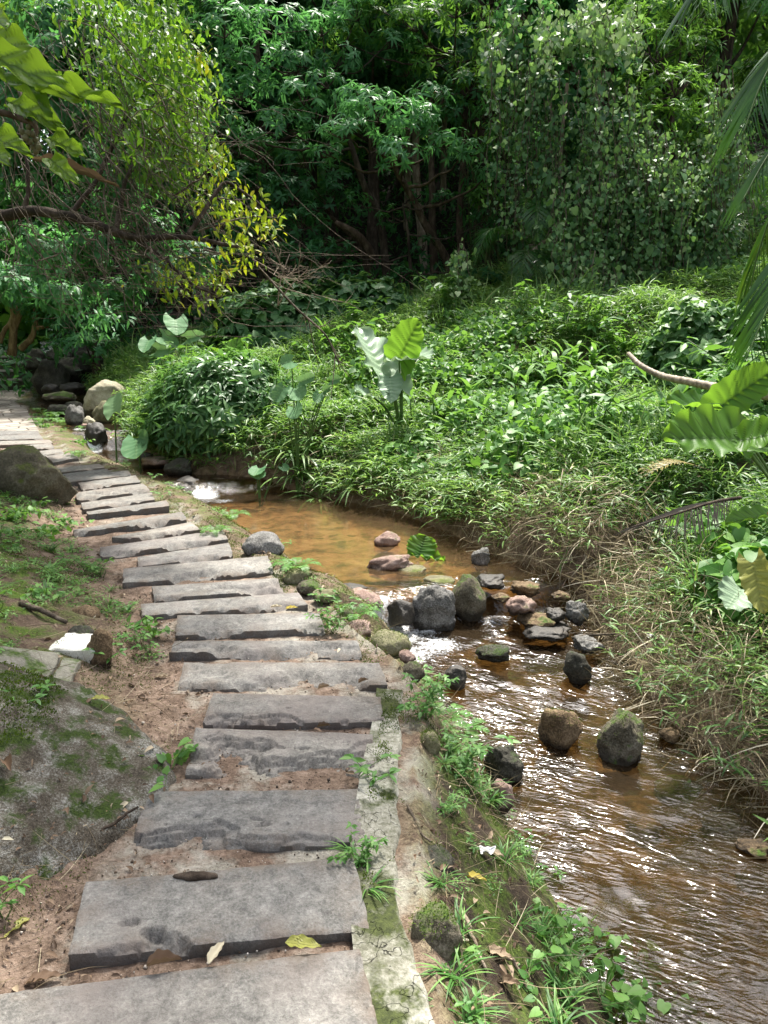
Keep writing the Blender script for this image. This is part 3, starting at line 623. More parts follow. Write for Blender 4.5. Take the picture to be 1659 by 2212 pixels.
ROCKS = [
 # foot x, foot y, w, h, material, label, kwargs
 (1217, 1612, 100, 78, 'brown', 'rounded brown boulder in the rapids beside the mossy one', dict(z=-.33)),
 (1350, 1640, 108, 98, 'moss', 'green mossy boulder in the rapids, beside a brown one', dict(z=-.33, det=5)),
 (1092, 1690, 86, 75, 'darkmoss', 'dark speckled boulder in the rapids close to the path-side bank', dict(z=-.35, det=5)),
 (1251, 1470, 62, 60, 'darkmoss', 'lone small dark boulder standing in midstream with a pointed top', dict(z=-.26)),
 (936, 1355, 104, 88, 'grey', 'large grey boulder with white water pouring past its side', dict(z=-.18, det=5, dep=.7)),
 (1014, 1325, 80, 80, 'moss', 'dark mossy boulder next to the large grey one at the fall', dict(z=-.14)),
 (836, 1180, 58, 28, 'pink', 'small pinkish rock standing in the sandy pool', dict(z=0)),
 (843, 1232, 105, 26, 'pink', 'low wedge of pink rock with a wet edge in the pool', dict(z=0, ang=.8, dep=.5, tilt=.12)),
 (1039, 1220, 40, 36, 'grey', 'small round speckled rock at the pool outlet', dict(z=0)),
 (1062, 1270, 69, 20, 'wet', 'low wet dark rock with debris caught on it', dict(z=-.02, ang=.85, dep=1.1)),
 (1140, 1285, 69, 23, 'brown', 'flat brown stone on top of the rock cluster at the outlet', dict(z=-.04, ang=.85, dep=1.1)),
 (1130, 1328, 69, 34, 'pink', 'chunky pinkish rock in the cluster at the outlet', dict(z=-.1, ang=.85, dep=1.1)),
 (1165, 1356, 84, 21, 'brown', 'wet brown slab of rock below the chunky pinkish one', dict(z=-.16, ang=.85, dep=1.1)),
 (1205, 1345, 44, 24, 'wet', 'dark wet rock with a trickle of water over it', dict(z=-.14, ang=.85, dep=1.1)),
 (1252, 1340, 58, 38, 'grey', 'angular grey rock against the undercut grassy bank', dict(z=-.12, ang=.85, dep=1.1)),
 (1192, 1385, 115, 21, 'wet', 'long low wet rock awash below the outlet', dict(z=-.2, ang=.85, dep=1.1)),
 (1278, 1408, 65, 25, 'grey', 'grey rock tucked under roots and a fallen stick', dict(z=-.2, ang=.85, dep=1.1)),
 (985, 1482, 52, 40, 'wet', 'reddish black rock half under the rushing water by the ferns', dict(z=-.24)),
 (1068, 1428, 79, 24, 'darkmoss', 'mossy hump with water sliding over it', dict(z=-.22, ang=.85, dep=1.1)),
 (780, 1325, 100, 46, 'pink', 'flat pink stone forming the lip of the little fall', dict(z=.0, Y=4.9, ang=.35)),
 (866, 1345, 62, 46, 'wet', 'black rock behind the curtain of falling water', dict(z=-.12)),
 (448, 1052, 118, 58, 'brown', 'long brown rock under the overhanging grass above the upper fall', dict(z=0)),
 (398, 1062, 84, 30, 'wet', 'black wet ledge rock that the upper fall slides over', dict(z=.03)),
 (380, 1022, 60, 30, 'darkmoss', 'dark rock under grass at the bend of the stream', dict(z=.2)),
 (330, 1008, 70, 20, 'pink', 'low pinkish stone on the gravelly bend of the stream', dict(z=.22)),
 (312, 995, 36, 16, 'wet', 'tiny dark rock by the bend of the stream', dict(z=.22)),
 (213, 888, 96, 64, 'pale', 'big pale rounded boulder standing above the stream', dict(Y=13.2, det=5, ang=.2)),
 (281, 880, 44, 44, 'purple', 'purplish round boulder beside the big pale boulder', dict(Y=13.6, ang=.2)),
 (226, 912, 66, 44, 'olive', 'olive boulder leaning in front of the big pale boulder', dict(Y=12.6)),
 (155, 912, 38, 36, 'grey', 'grey boulder beside the trickling upper stream', dict(Y=12.3)),
 (190, 920, 26, 20, 'pale', 'small tan stone at the foot of the olive boulder', dict(Y=12.0)),
 (187, 930, 30, 14, 'pink', 'tiny pinkish stone at the top of the cascade', dict(Y=11.9)),
 (205, 965, 46, 50, 'wet', 'black wet boulder beside the narrow cascade', dict(Y=11.5)),
 (125, 893, 56, 18, 'darkmoss', 'flat dark rock in the shaded upper stream', dict(Y=13.5)),
 (152, 888, 44, 20, 'darkmoss', 'mossy dark rock touching the pale boulder', dict(Y=13.8)),
 (115, 866, 72, 20, 'moss', 'long mossy ledge with ferns above the upper stream', dict(Y=14.5)),
 (98, 835, 74, 56, 'darkmoss', 'large dark boulder beside the stair', dict(Y=16.5)),
 (140, 812, 60, 38, 'darkmoss', 'dark boulder in the deep shade of the gorge', dict(Y=17.5)),
 (185, 800, 60, 40, 'darkmoss', 'dark boulder in the gorge behind the pale boulder', dict(Y=18)),
 (120, 785, 56, 32, 'darkmoss', 'upper dark boulder in the gorge', dict(Y=18.5)),
 (160, 775, 64, 34, 'darkmoss', 'upper dark boulder at the head of the gorge', dict(Y=19.5)),
 (70, 795, 44, 40, 'darkmoss', 'dark boulder near the foot of the twisted tree', dict(Y=18)),
 (105, 846, 40, 16, 'wet', 'small black rock at the dark pool', dict(Y=15.6)),
 (150, 845, 50, 18, 'wet', 'low black rock below the gorge boulders', dict(Y=15.4)),
 (30, 1068, 200, 98, 'bigmoss', 'massive mossy boulder that overhangs the path bend', dict(Y=6.6, det=5, ang=.3, dep=.8)),
 (28, 1012, 42, 34, 'brown', 'small brown stone lying on the massive mossy boulder', dict(Y=6.7)),
 (1085, 1300, 42, 14, 'brown', 'small brown stone wedged beside the chunky pinkish one', dict(z=-.06, ang=.85, dep=1.1)),
 (1215, 1295, 42, 12, 'brown', 'flat brown stone by the root-hung bank', dict(z=-.05, ang=.85, dep=1.1)),
 (1450, 1600, 46, 22, 'brown', 'brown stone at the foot of the straw bank', dict(z=-.33)),
 # flat stones that edge the path above the pool
 (565, 1200, 92, 42, 'grey', 'flat grey rim rock that juts toward the pool', dict(Y=5.35, ang=.35)),
 (640, 1262, 66, 30, 'olive', 'mossy flat rim stone with ferns growing beside it', dict(Y=4.75)),
 (668, 1282, 60, 22, 'moss', 'thin mossy rim stone above the dark crevice', dict(Y=4.5)),
 (702, 1300, 62, 22, 'olive', 'long thin rim stone with a green edge', dict(Y=4.35)),
 (735, 1342, 60, 26, 'moss', 'small mossy stone at the top of the fall', dict(Y=4.2)),
 (772, 1375, 60, 30, 'pink', 'pinkish mossy stone below the flat lip stone', dict(Y=4.0)),
 (846, 1420, 92, 48, 'olive', 'broad olive stone between the kerb and the white water', dict(Y=3.75, ang=.35)),
 (890, 1470, 62, 36, 'moss', 'mossy stone under the ferny weeds', dict(Y=3.45)),
 (880, 1430, 40, 22, 'pink', 'small pinkish stone on the broad olive stone', dict(Y=3.6)),
 # left verge
 (212, 1432, 62, 74, 'brown', 'rough brown rock standing behind the white block', dict(Y=3.35, dep=.6)),
 (175, 1350, 70, 36, 'brown', 'brown rock half buried in the leafy slope', dict(Y=3.9)),
 (168, 1385, 60, 30, 'darkmoss', 'dark stone under a fallen twig on the slope', dict(Y=3.6)),
 (935, 1905, 110, 58, 'darkmoss', 'dark mossy rock beside the kerb, among weeds', dict(Y=2.15, ang=.4)),
 (945, 2090, 130, 120, 'moss', 'large mossy rock against the kerb at the weedy bank', dict(Y=1.78, ang=.45)),
 (1085, 1745, 60, 60, 'pink', 'tan stone on the bank just above the water', dict(Y=2.95)),
 (925, 1640, 60, 60, 'olive', 'pointed stone in the mossy verge below the ferns', dict(Y=2.8)),
 # shallow stones in the stream
 (890, 1245, 70, 14, 'olive', 'sunken greenish stone just under the pool surface', dict(z=-.03)),
 (700, 1262, 60, 10, 'olive', 'sunken mossy stone close to the path side of the pool', dict(z=-.02)),
 (760, 1280, 70, 10, 'wet', 'flat dark stone awash behind the lip of the fall', dict(z=.0)),
 (950, 1265, 70, 12, 'olive', 'flat sunken stone in front of the dark mossy boulder', dict(z=-.02)),
 (1640, 1850, 80, 15, 'brown', 'low orange brown rock breaking the surface at the photo edge', dict(z=-.39, ang=.8)),
 (1480, 1735, 110, 30, 'moss', 'sunken mossy stone in the wide shallows', dict(z=-.43)),
 (1570, 1800, 90, 24, 'olive', 'sunken olive stone near the far shallows', dict(z=-.44)),
 (1400, 1800, 80, 20, 'brown', 'sunken brown stone in the middle of the shallows', dict(z=-.44)),
]
for a in ROCKS: rock(*a[:6], **a[6])

# big mossy foreground rock: a low dome growing out of the soil, left of the slabs
def slope_rock():
    xs = np.arange(-2.5, -.68, .016); ys = np.arange(1.75, 3.15, .016); X, Y = np.meshgrid(xs, ys)
    d = np.hypot((X + 1.5) / .78, (Y - 2.47) / .60) + .22 * n2(X, Y, 3.2, 4, 71)
    k = sst(1.02, .80, d)
    Z = terrain(X, Y) + .13 * k - .08 + .05 * sst(.9, .2, d) + (.028 * n2(X, Y, 6, 5, 72) + .016 * n2(X, Y, 19, 4, 73) + .006 * n2(X, Y, 60, 2, 74)) * k
    V = np.stack([X, Y, Z], -1).reshape(-1, 3); o = np.array([-1.5, 2.47, ter1(-1.5, 2.47)])
    tag(link('rock', mesh_np('rock', V - o, [grid_faces(len(xs), len(ys))]), M_ROCK['lichen'], None, o), 'large low lichen rock with moss, sunk in the soil left of the slabs', 'rock')
slope_rock()
# cracked concrete slabs on the left slope and the white block
def rough_block(name, corners, th, m, label, cat, seed):
    C_ = [np.array(c, float) for c in corners]; nu = nv = 26
    u, v = np.meshgrid(np.linspace(0, 1, nu), np.linspace(0, 1, nv))
    P = (C_[0] * (1 - u)[..., None] + C_[1] * u[..., None]) * (1 - v)[..., None] + (C_[3] * (1 - u)[..., None] + C_[2] * u[..., None]) * v[..., None]
    e = np.exp(-np.minimum(np.minimum(u, 1 - u), np.minimum(v, 1 - v)) / .06)
    for k in range(2): P[..., k] += .03 * e * fbm(P * 6 + k * 5, 4, seed + k)
    P[..., 2] += .012 * fbm(P * 9, 4, seed + 4) - .012 * np.exp(-np.minimum(np.minimum(u, 1 - u), np.minimum(v, 1 - v)) / .02)
    n = nu * nv; idx = np.arange(n).reshape(nv, nu)
    ring = np.r_[idx[0, :], idx[1:, -1], idx[-1, -2::-1], idx[-2:0:-1, 0]]
    rv = P.reshape(-1, 3)[ring]; mm = len(ring); bot = rv - np.array([0, 0, th]); bot += .02 * np.stack([fbm(bot * 7, 3, seed + 6 + k) for k in range(3)], -1)
    i = np.arange(mm); j = (i + 1) % mm
    V = np.vstack([P.reshape(-1, 3), rv, bot]); o = P.reshape(-1, 3).mean(0)
    me = mesh_np(name, V - o, [grid_faces(nu, nv), np.stack([n + i, n + mm + i, n + mm + j, n + j], -1)])
    return tag(link(name, me, m, None, o), label, cat)
def lifted(pts, Y0, Y1):                                # near-left, near-right, far-right, far-left
    return [at_y(*pts[0], Y0), at_y(*pts[1], Y0), at_y(*pts[2], Y1), at_y(*pts[3], Y1)]
rough_block('stone_block', lifted([(103, 1402), (206, 1404), (210, 1368), (124, 1367)], 3.35, 3.62), .13, M_ROCK['white'], 'whitewashed stone block lying on the left slope', 'stone block', 401)
M_CRACK = rock_material('cracked_concrete', [(.3, (.08, .075, .06)), (.5, (.21, .20, .165)), (.7, (.36, .35, .30))], .15, 5, .4, objc=False)
def gl(px, py, l=.03):
    p = on_ground(px, py); return (p[0], p[1], p[2] + l)
rough_block('concrete_slab', [gl(-70, 1560), gl(60, 1572), gl(128, 1428, .05), gl(-40, 1410, .05)], .09, M_CRACK, 'large cracked slab of old concrete sunk in the left slope', 'concrete slab', 431)
rough_block('concrete_slab', [gl(92, 1520), gl(150, 1500), gl(178, 1432), gl(140, 1428)], .08, M_CRACK, 'small broken concrete piece between the white block and the large slab', 'concrete slab', 441)
# ------------------------------------------------------------------ vegetation materials
ML = {
 'dark': leaf_mat('dark_leaf', [(0, (.02, .085, .034)), (.5, (.05, .185, .065)), (1, (.12, .31, .115))], (.17, .46, .08), .40, .5, .36),
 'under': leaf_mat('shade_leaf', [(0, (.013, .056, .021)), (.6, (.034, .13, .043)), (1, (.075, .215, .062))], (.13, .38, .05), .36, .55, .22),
 'mid': leaf_mat('green_leaf', [(0, (.028, .10, .02)), (.5, (.066, .19, .035)), (1, (.15, .31, .05))], (.26, .50, .05), .42, .5, .28),
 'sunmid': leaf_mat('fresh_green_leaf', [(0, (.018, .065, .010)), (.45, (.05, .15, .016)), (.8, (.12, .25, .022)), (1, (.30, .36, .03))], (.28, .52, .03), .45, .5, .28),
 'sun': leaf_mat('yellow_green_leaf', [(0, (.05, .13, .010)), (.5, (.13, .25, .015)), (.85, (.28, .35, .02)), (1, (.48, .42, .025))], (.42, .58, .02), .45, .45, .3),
 'vine': leaf_mat('pale_vine_leaf', [(0, (.025, .09, .03)), (.4, (.075, .18, .06)), (.8, (.19, .32, .12)), (1, (.38, .48, .24))], (.28, .50, .08), .34, .5, .38),
 'grass': leaf_mat('grass_leaf', [(0, (.028, .09, .022)), (.35, (.085, .205, .048)), (.7, (.20, .35, .085)), (.95, (.38, .47, .17)), (1, (.5, .48, .26))], (.32, .54, .08), .42, .45, .45),
 'bamboo': leaf_mat('bamboo_grass_leaf', [(0, (.02, .075, .022)), (.5, (.055, .16, .045)), (1, (.15, .28, .09))], (.22, .44, .07), .36, .42, .45),
 'weed': leaf_mat('weed_leaf', [(0, (.03, .10, .02)), (.5, (.075, .20, .04)), (1, (.19, .35, .085))], (.26, .50, .05), .36, .5, .35),
 'straw': leaf_mat('straw_leaf', [(0, (.07, .045, .028)), (.35, (.24, .19, .115)), (.7, (.46, .40, .27)), (1, (.66, .60, .47))], (.4, .35, .2), .15, .6, .25),
 'palm': leaf_mat('palm_leaflet', [(0, (.010, .05, .012)), (.5, (.03, .12, .02)), (.9, (.14, .22, .02)), (1, (.38, .3, .03))], (.16, .38, .03), .34, .30, .5),
 'deadpalm': leaf_mat('dead_palm_leaflet', [(0, (.006, .005, .004)), (1, (.022, .018, .015))], (.02, .015, .01), .05, .8, .08),
 'dry': leaf_mat('dry_leaf', [(0, (.05, .03, .018)), (.4, (.17, .11, .07)), (.75, (.34, .27, .185)), (1, (.5, .46, .34))], (.35, .25, .12), .12, .6, .25),
 'yellow': leaf_mat('fallen_yellow_leaf', [(0, (.42, .33, .05)), (1, (.6, .5, .12))], (.5, .4, .05), .15, .5, .3),
}
def bark(name, stops, sc=12):
    m, nt = new_mat(name); g = G(nt); p = g.mapping(g.pos(), (1, 1, .35))
    n = g.noise(sc, 6, p, .65)
    g.out(g.pbr(g.ramp(n, stops), .9, g.bump(g.noise(sc * 2.5, 5, p, .7), .8, .02), .2)); return m
MB_BARK = bark('brown_bark', [(.3, (.018, .012, .008)), (.5, (.06, .041, .027)), (.7, (.14, .105, .078))])
MB_DARK = bark('dark_bark', [(.3, (.014, .010, .008)), (.5, (.045, .033, .024)), (.7, (.11, .085, .065))])
MB_PALE = bark('pale_bark', [(.3, (.09, .07, .05)), (.5, (.24, .19, .14)), (.7, (.42, .36, .29))])
MB_TWIG = bark('twig_bark', [(.3, (.03, .024, .018)), (.5, (.10, .08, .058)), (.7, (.26, .215, .165))], 20)
MB_GREEN = simple_mat('green_stem', [(.3, (.03, .07, .015)), (.7, (.10, .18, .04))], 10, .5, .1)
MB_CANE = bark('cane_stem', [(.3, (.02, .025, .010)), (.6, (.07, .08, .03)), (.8, (.16, .15, .07))])

def jit(P, a, seed):                                   # wobble a polyline, ends kept
    P = np.asarray(P, float); n = len(P)
    k = np.sin(np.linspace(0, math.pi, n))[:, None]
    return P + a * k * np.stack([fbm(np.stack([np.linspace(0, 4, n), np.full(n, seed * 1.3 + i * 7.1), np.zeros(n)], -1), 3, seed) for i in range(3)], -1)
def rosettes(mb, C, A, nleaf, L, tpl=L5, spread=(55, 100), droop=.35, tint=None, tj=.25, Lj=.25):
    n = len(C); A = nrm(A)
    ref = np.where(np.abs(A[:, 2:3]) < .9, np.array([[0, 0, 1.0]]), np.array([[1.0, 0, 0]]))
    X = nrm(np.cross(A, ref)); Y = np.cross(A, X)
    ph = (np.arange(nleaf)[None] * 2.4 + rng.random((n, 1)) * 6.28 + rng.normal(0, .3, (n, nleaf)))
    th = np.radians(rng.uniform(spread[0], spread[1], (n, nleaf)))
    D = A[:, None] * np.cos(th)[..., None] + (X[:, None] * np.cos(ph)[..., None] + Y[:, None] * np.sin(ph)[..., None]) * np.sin(th)[..., None]
    D[..., 2] -= droop * rng.uniform(.4, 1.3, (n, nleaf))
    P = C[:, None] + A[:, None] * (rng.uniform(-.35, .1, (n, nleaf)) * L)[..., None]
    U = np.broadcast_to(A[:, None], D.shape) + rng.normal(0, .25, D.shape)
    S = L * rng.uniform(1 - Lj, 1 + Lj, (n, nleaf))
    t = (np.full(n, .5) if tint is None else np.broadcast_to(np.asarray(tint, float), (n,)))[:, None] + rng.uniform(-tj, tj, (n, nleaf))
    scatter(mb, tpl, P.reshape(-1, 3), D.reshape(-1, 3), U.reshape(-1, 3), S.ravel(), np.clip(t, 0, 1).ravel())
def cluster(mb, c, r, nros, nleaf, L, tpl=L5, up=.5, tint=.5, shell=.55, **kw):
    d = rdir(nros, up); rad = shell + (1 - shell) * rng.random(nros)
    wob = 1 + .35 * fbm(d * 1.8 + np.asarray(c) * 3.1, 3, int(abs(c[0] * 100)) % 999)
    C = np.asarray(c) + d * np.asarray(r) * (rad * wob)[:, None]
    A = nrm(d * np.array([1, 1, .8]) + np.array([0, 0, .55]))
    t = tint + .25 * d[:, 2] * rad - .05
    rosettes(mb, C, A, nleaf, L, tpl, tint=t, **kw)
    return C
def PX(px, py, Y): return at_y(px, py, Y)
def gz(x, y): return ter1(x, y)

# ------------------------------------------------------------------ forest trees
def tree(label, trunk, rad, clusters, leaf, barkm, L=.16, nleaf=9, dens=1.0, tpl=L5, tint=.5, group=None, name='tree', limbs=True, up=.5, droop=.35, extra=None, leafpart='crown', flat=1.0):
    trunk = [np.asarray(p, float) for p in trunk]
    o = trunk[0].copy(); o[2] = gz(o[0], o[1])
    t = thing(name, label, 'tree', o, group)
    mb = MB(); T = smooth_line([np.array([trunk[0][0], trunk[0][1], o[2] - .15])] + trunk[1:], 26)
    T = jit(T, rad[0] * .8, int(abs(o[0] * 77)) % 500)
    tube(mb, T, rad, 9, .5, .16)
    lf = MB()
    for i, (c, r) in enumerate(clusters):
        c = np.asarray(c, float); r = np.asarray(r, float) * np.ones(3)
        if limbs:
            dd = np.linalg.norm(T - c, axis=1) + np.where(T[:, 2] > c[2] - .1, 3, 0)
            k = int(np.argmin(dd)); k = max(k, 8)
            a = T[k]; mid = (a + c) / 2 + np.array([0, 0, -.12 * np.linalg.norm(c - a)])
            ln = jit(smooth_line([a, mid, c], 14), .12, i + 31)
            r0 = min(np.interp(k, np.linspace(0, 25, len(rad)), rad) * .6, .09)
            tube(mb, ln, [max(r0, .02), .012], 5, .5)
        nros = int(dens * 26 * (r[0] * r[1] + r[0] * r[2] + r[1] * r[2]) / (L / .16) ** 1.6) + 4
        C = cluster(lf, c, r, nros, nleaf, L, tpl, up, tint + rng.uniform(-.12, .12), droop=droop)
        if limbs:
            for q in C[rng.integers(0, len(C), min(9, len(C)))]:
                tube(mb, smooth_line([c - np.array([0, 0, r[2] * .4]), (c + q) / 2 - np.array([0, 0, .08]), q], 6), [.013, .004], 4, .5, cap=False)
    if extra: extra(mb, lf, T)
    mb.build('trunk', barkm, t, loc=o)
    lf.build(leafpart, leaf, t, loc=o)
    return t
def PC(lst):                                           # (px, py, rx px, ry px, Y) -> world cluster
    out = []
    for px, py, rx, ry, Y in lst:
        s = mpp(Y); out.append((PX(px, py, Y), (rx * s, rx * s * .8, ry * s)))
    return out
# two leaning trees in the middle
tree('leaning tree with glossy drooping leaves and a bare lower trunk, middle of the grove',
     [PX(985, 660, 17), PX(963, 555, 16.9), PX(906, 467, 16.7), PX(866, 395, 16.5), PX(838, 345, 16.2), PX(800, 320, 16)], [.11, .085, .07, .055, .035],
     PC([(820, 245, 115, 42, 15.3), (745, 285, 62, 32, 15.1), (900, 262, 74, 34, 15.6), (862, 328, 78, 36, 14.9), (962, 306, 62, 26, 15.8), (1015, 325, 44, 22, 15.9), (785, 210, 80, 32, 16), (930, 215, 60, 28, 16.4), (1060, 375, 40, 24, 16.3), (700, 330, 40, 24, 15.8)]),
     ML['dark'], MB_BARK, .19, 9, 1.25, L8N, .8)
tree('slender tree with tiered leafy fans rising behind the leaning one',
     [PX(842, 658, 18), PX(830, 555, 17.9), PX(815, 450, 17.8), PX(785, 400, 17.6), PX(752, 300, 17.4), PX(700, 170, 17.2)], [.11, .09, .075, .06, .035],
     PC([(655, 210, 85, 36, 16.4), (560, 128, 80, 44, 16.6), (640, 140, 60, 36, 17), (705, 178, 50, 28, 16.5), (485, 60, 90, 46, 17), (590, 55, 85, 42, 17), (695, 60, 75, 38, 17.3), (775, 25, 85, 40, 17.6), (520, 200, 70, 36, 16.8), (600, 268, 70, 36, 16.5), (487, 280, 60, 40, 17.2), (840, 90, 60, 30, 17.5), (740, 130, 50, 28, 17.2)]),
     ML['dark'], MB_DARK, .20, 9, 1.2, L8N, .72)
tree('dense dark tree filling the grove between the leafy fans and the tangle',
     [PX(800, 650, 19), PX(790, 560, 19), PX(740, 490, 18.8), PX(640, 430, 18.6), PX(560, 330, 18.5)], [.12, .095, .07, .04],
     PC([(450, 170, 70, 50, 18), (430, 370, 80, 60, 18), (530, 400, 80, 50, 17.6), (620, 420, 80, 50, 17.8), (480, 480, 80, 46, 17.5), (570, 500, 75, 42, 17.4), (650, 480, 70, 40, 17.4), (620, 550, 70, 34, 17), (710, 430, 60, 40, 18), (560, 330, 80, 46, 18), (660, 345, 70, 40, 18), (730, 390, 50, 36, 18.2), (700, 540, 50, 30, 17.4), (500, 560, 60, 34, 17)]),
     ML['dark'], MB_BARK, .17, 8, 1.1, L5, .35)
tree('pale forked trunk standing behind the grove with an open crown',
     [PX(925, 640, 22), PX(903, 400, 22), PX(898, 190, 22), PX(896, 100, 22)], [.13, .11, .10, .10],
     PC([(880, -30, 110, 40, 21.5), (960, 40, 60, 30, 21.5), (820, -20, 70, 40, 22), (1000, -30, 90, 50, 21), (850, 60, 60, 40, 22.5), (930, 110, 50, 36, 22.6), (860, 160, 60, 40, 23), (960, 190, 60, 40, 22.8), (800, 100, 60, 40, 23)]),
     ML['mid'], MB_PALE, .2, 8, .9, L5, .5,
     extra=lambda mb, lf, T: (tube(mb, smooth_line([PX(896, 105, 22), PX(880, 70, 22), PX(862, 10, 22)], 10), [.08, .05], 7), tube(mb, smooth_line([PX(897, 105, 22), PX(912, 85, 22), PX(930, 20, 22)], 10), [.07, .04], 7)))
tree('straight tree with a thick reddish brown base behind the leaning tree',
     [PX(943, 662, 18.6), PX(938, 520, 18.6), PX(934, 380, 18.6), PX(930, 240, 18.8)], [.12, .095, .075, .05],
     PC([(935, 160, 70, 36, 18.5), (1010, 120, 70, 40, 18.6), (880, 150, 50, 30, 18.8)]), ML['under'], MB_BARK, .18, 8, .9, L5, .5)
tree('thin straight tree with few leaves beside the vine curtain',
     [PX(1000, 655, 18), PX(996, 520, 18), PX(1000, 380, 18), PX(1006, 200, 18)], [.10, .085, .07, .05],
     PC([(1020, 190, 60, 34, 17.6), (1070, 250, 60, 34, 17.2), (985, 240, 50, 26, 17.6), (1090, 330, 50, 30, 17)]), ML['dark'], MB_BARK, .16, 8, .9, L5, .5)
tree('many-stemmed understorey sapling with small dim leaves between the grove trunks',
     [PX(890, 655, 16.6), PX(888, 580, 16.6), PX(880, 500, 16.5), PX(870, 440, 16.5)], [.05, .04, .03, .02],
     PC([(760, 590, 44, 26, 16.4), (730, 540, 44, 28, 16.8), (870, 600, 40, 24, 16.4), (915, 530, 40, 26, 16.6), (1045, 480, 36, 26, 16.4), (1000, 575, 36, 24, 16.2), (850, 470, 44, 26, 16.8), (770, 440, 44, 26, 17), (900, 420, 40, 24, 16.8), (1060, 600, 36, 22, 16), (960, 430, 36, 24, 16.6), (820, 620, 44, 20, 16)]),
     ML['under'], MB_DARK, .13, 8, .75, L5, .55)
tree('broad leafy tree closing the top of the grove beside the pale fork',
     [PX(1060, 650, 18.4), PX(1050, 450, 18.3), PX(1010, 250, 18), PX(980, 120, 17.8)], [.11, .09, .07, .04],
     PC([(900, 50, 80, 40, 17.2), (985, 20, 80, 40, 17), (1065, 80, 70, 44, 17), (1015, 180, 60, 34, 17.2), (850, 20, 70, 36, 17.6), (935, 130, 60, 34, 17.6), (1090, 200, 56, 40, 16.6), (1075, 300, 50, 36, 16.8), (800, 60, 60, 34, 17.8), (1040, 420, 44, 26, 17), (740, 90, 60, 34, 17.6)]),
     ML['mid'], MB_DARK, .19, 9, 1.15, L8N, .5)
# tree wrapped in vines, on the meadow's far corner
vt = tree('broad tree smothered in vines at the corner of the meadow',
     [PX(1335, 640, 15.2), PX(1325, 480, 15.2), PX(1290, 330, 15.2), PX(1240, 150, 15.4)], [.22, .18, .14, .08],
     PC([(1200, 210, 110, 60, 15), (1300, 290, 120, 60, 14.6), (1190, 90, 100, 60, 15.2), (1130, 30, 70, 50, 15.6), (1280, 420, 100, 60, 14.6), (1400, 480, 120, 60, 14.4), (1240, 350, 70, 60, 14.8), (1100, 140, 60, 50, 15.8), (1150, 320, 60, 50, 15.4), (1290, 160, 100, 50, 15)]),
     ML['dark'], MB_BARK, .15, 8, 1.2, L5W, .45)
tree('bushy tree with narrow leaves and bronze shoots in front of the palms',
     [PX(1480, 640, 15.6), PX(1470, 480, 15.6), PX(1450, 330, 15.4), PX(1450, 200, 15.2)], [.15, .12, .09, .05],
     PC([(1380, 185, 80, 38, 14.8), (1460, 190, 80, 40, 14.6), (1510, 250, 55, 46, 14.4), (1430, 270, 90, 46, 14.3), (1500, 320, 60, 40, 14.4), (1360, 250, 60, 40, 14.8), (1420, 110, 90, 50, 15.4), (1520, 120, 60, 50, 15.6), (1380, 40, 90, 50, 15.6), (1480, 40, 70, 50, 15.8)]),
     ML['mid'], MB_DARK, .19, 10, 1.2, tpl_leaf5(.2, .12), .5, droop=.1)

# vine curtains hanging over that tree
def curtain(label, spots, Y, leafm=ML['vine'], n=14, L=.10, drop=(1.0, 2.2), tint=.5, depth=.8, per=26, name='vine_curtain', base=None):
    mb, lf = MB(), MB(); tops = []
    for k in range(n):
        px, py, sx, sy = spots[k % len(spots)]
        a = PX(px + rng.uniform(-sx, sx), py + rng.uniform(-sy, sy), Y + rng.uniform(-depth, depth) * .5)
        ln = rng.uniform(*drop); m = 12
        q = np.stack([a[0] + np.cumsum(rng.normal(0, .03, m)), a[1] - np.linspace(0, .25, m) + np.cumsum(rng.normal(0, .03, m)), a[2] - np.linspace(0, ln, m)], -1)
        q[:, 2] = np.maximum(q[:, 2], terrain(q[:, 0], q[:, 1]) + .15)
        tube(mb, q, [.008, .004], 4, .5, cap=False); tops.append(a)
        npt = int(per * ln * .9); tt = rng.random(npt) * (m - 1.001); i = tt.astype(int); f = (tt - i)[:, None]
        P = q[i] * (1 - f) + q[i + 1] * f + rng.normal(0, .09, (npt, 3))
        D = rng.normal(0, .55, (npt, 3)) + np.array([0, -.25, -.9])
        U = rng.normal(0, .65, (npt, 3)) + np.array([0, -.75, .65])
        scatter(lf, LH, P, D, U, L * rng.uniform(.35, 1.0, npt) * np.where(rng.random(npt) < .1, 1.6, 1), np.clip(tint - .06 + rng.normal(0, .25, npt), 0, 1))
    o = np.mean(tops, 0); t = thing(name, label, 'vine', o)
    mb.build('stems', MB_TWIG, t, loc=o); lf.build('foliage', leafm, t, loc=o)
curtain('sunlit creeper with bright tendrils spilling over the very top of the vine tree', [(1230, 55, 75, 45), (1320, 45, 70, 40)], 14.3, ML['vine'], 40, .12, (.25, .8), .8, 1.4, 60)
curtain('pale heart-leaved creeper hanging over the tree top beside the pale fork', [(1120, 55, 60, 50), (1160, 130, 50, 40)], 14.8, ML['vine'], 30, .12, (.4, 1.3), .42, 1.2, 34)
curtain('loose creeper hanging down the middle of the vine tree', [(1240, 170, 70, 60), (1190, 230, 60, 40)], 14.2, ML['vine'], 24, .10, (.8, 1.8), .25, 1.2, 24)
curtain('thick pale creeper curtain at the meadow corner, left of the pillar of leaves', [(1250, 400, 55, 60), (1300, 440, 50, 50)], 13.8, ML['vine'], 40, .095, (1.0, 1.9), .55, 1.0, 36)
curtain('dense grey-green pillar of creeper leaves near the palms', [(1400, 370, 55, 50), (1440, 430, 45, 60)], 13.5, ML['vine'], 55, .095, (1.2, 2.0), .5, 1.0, 36)
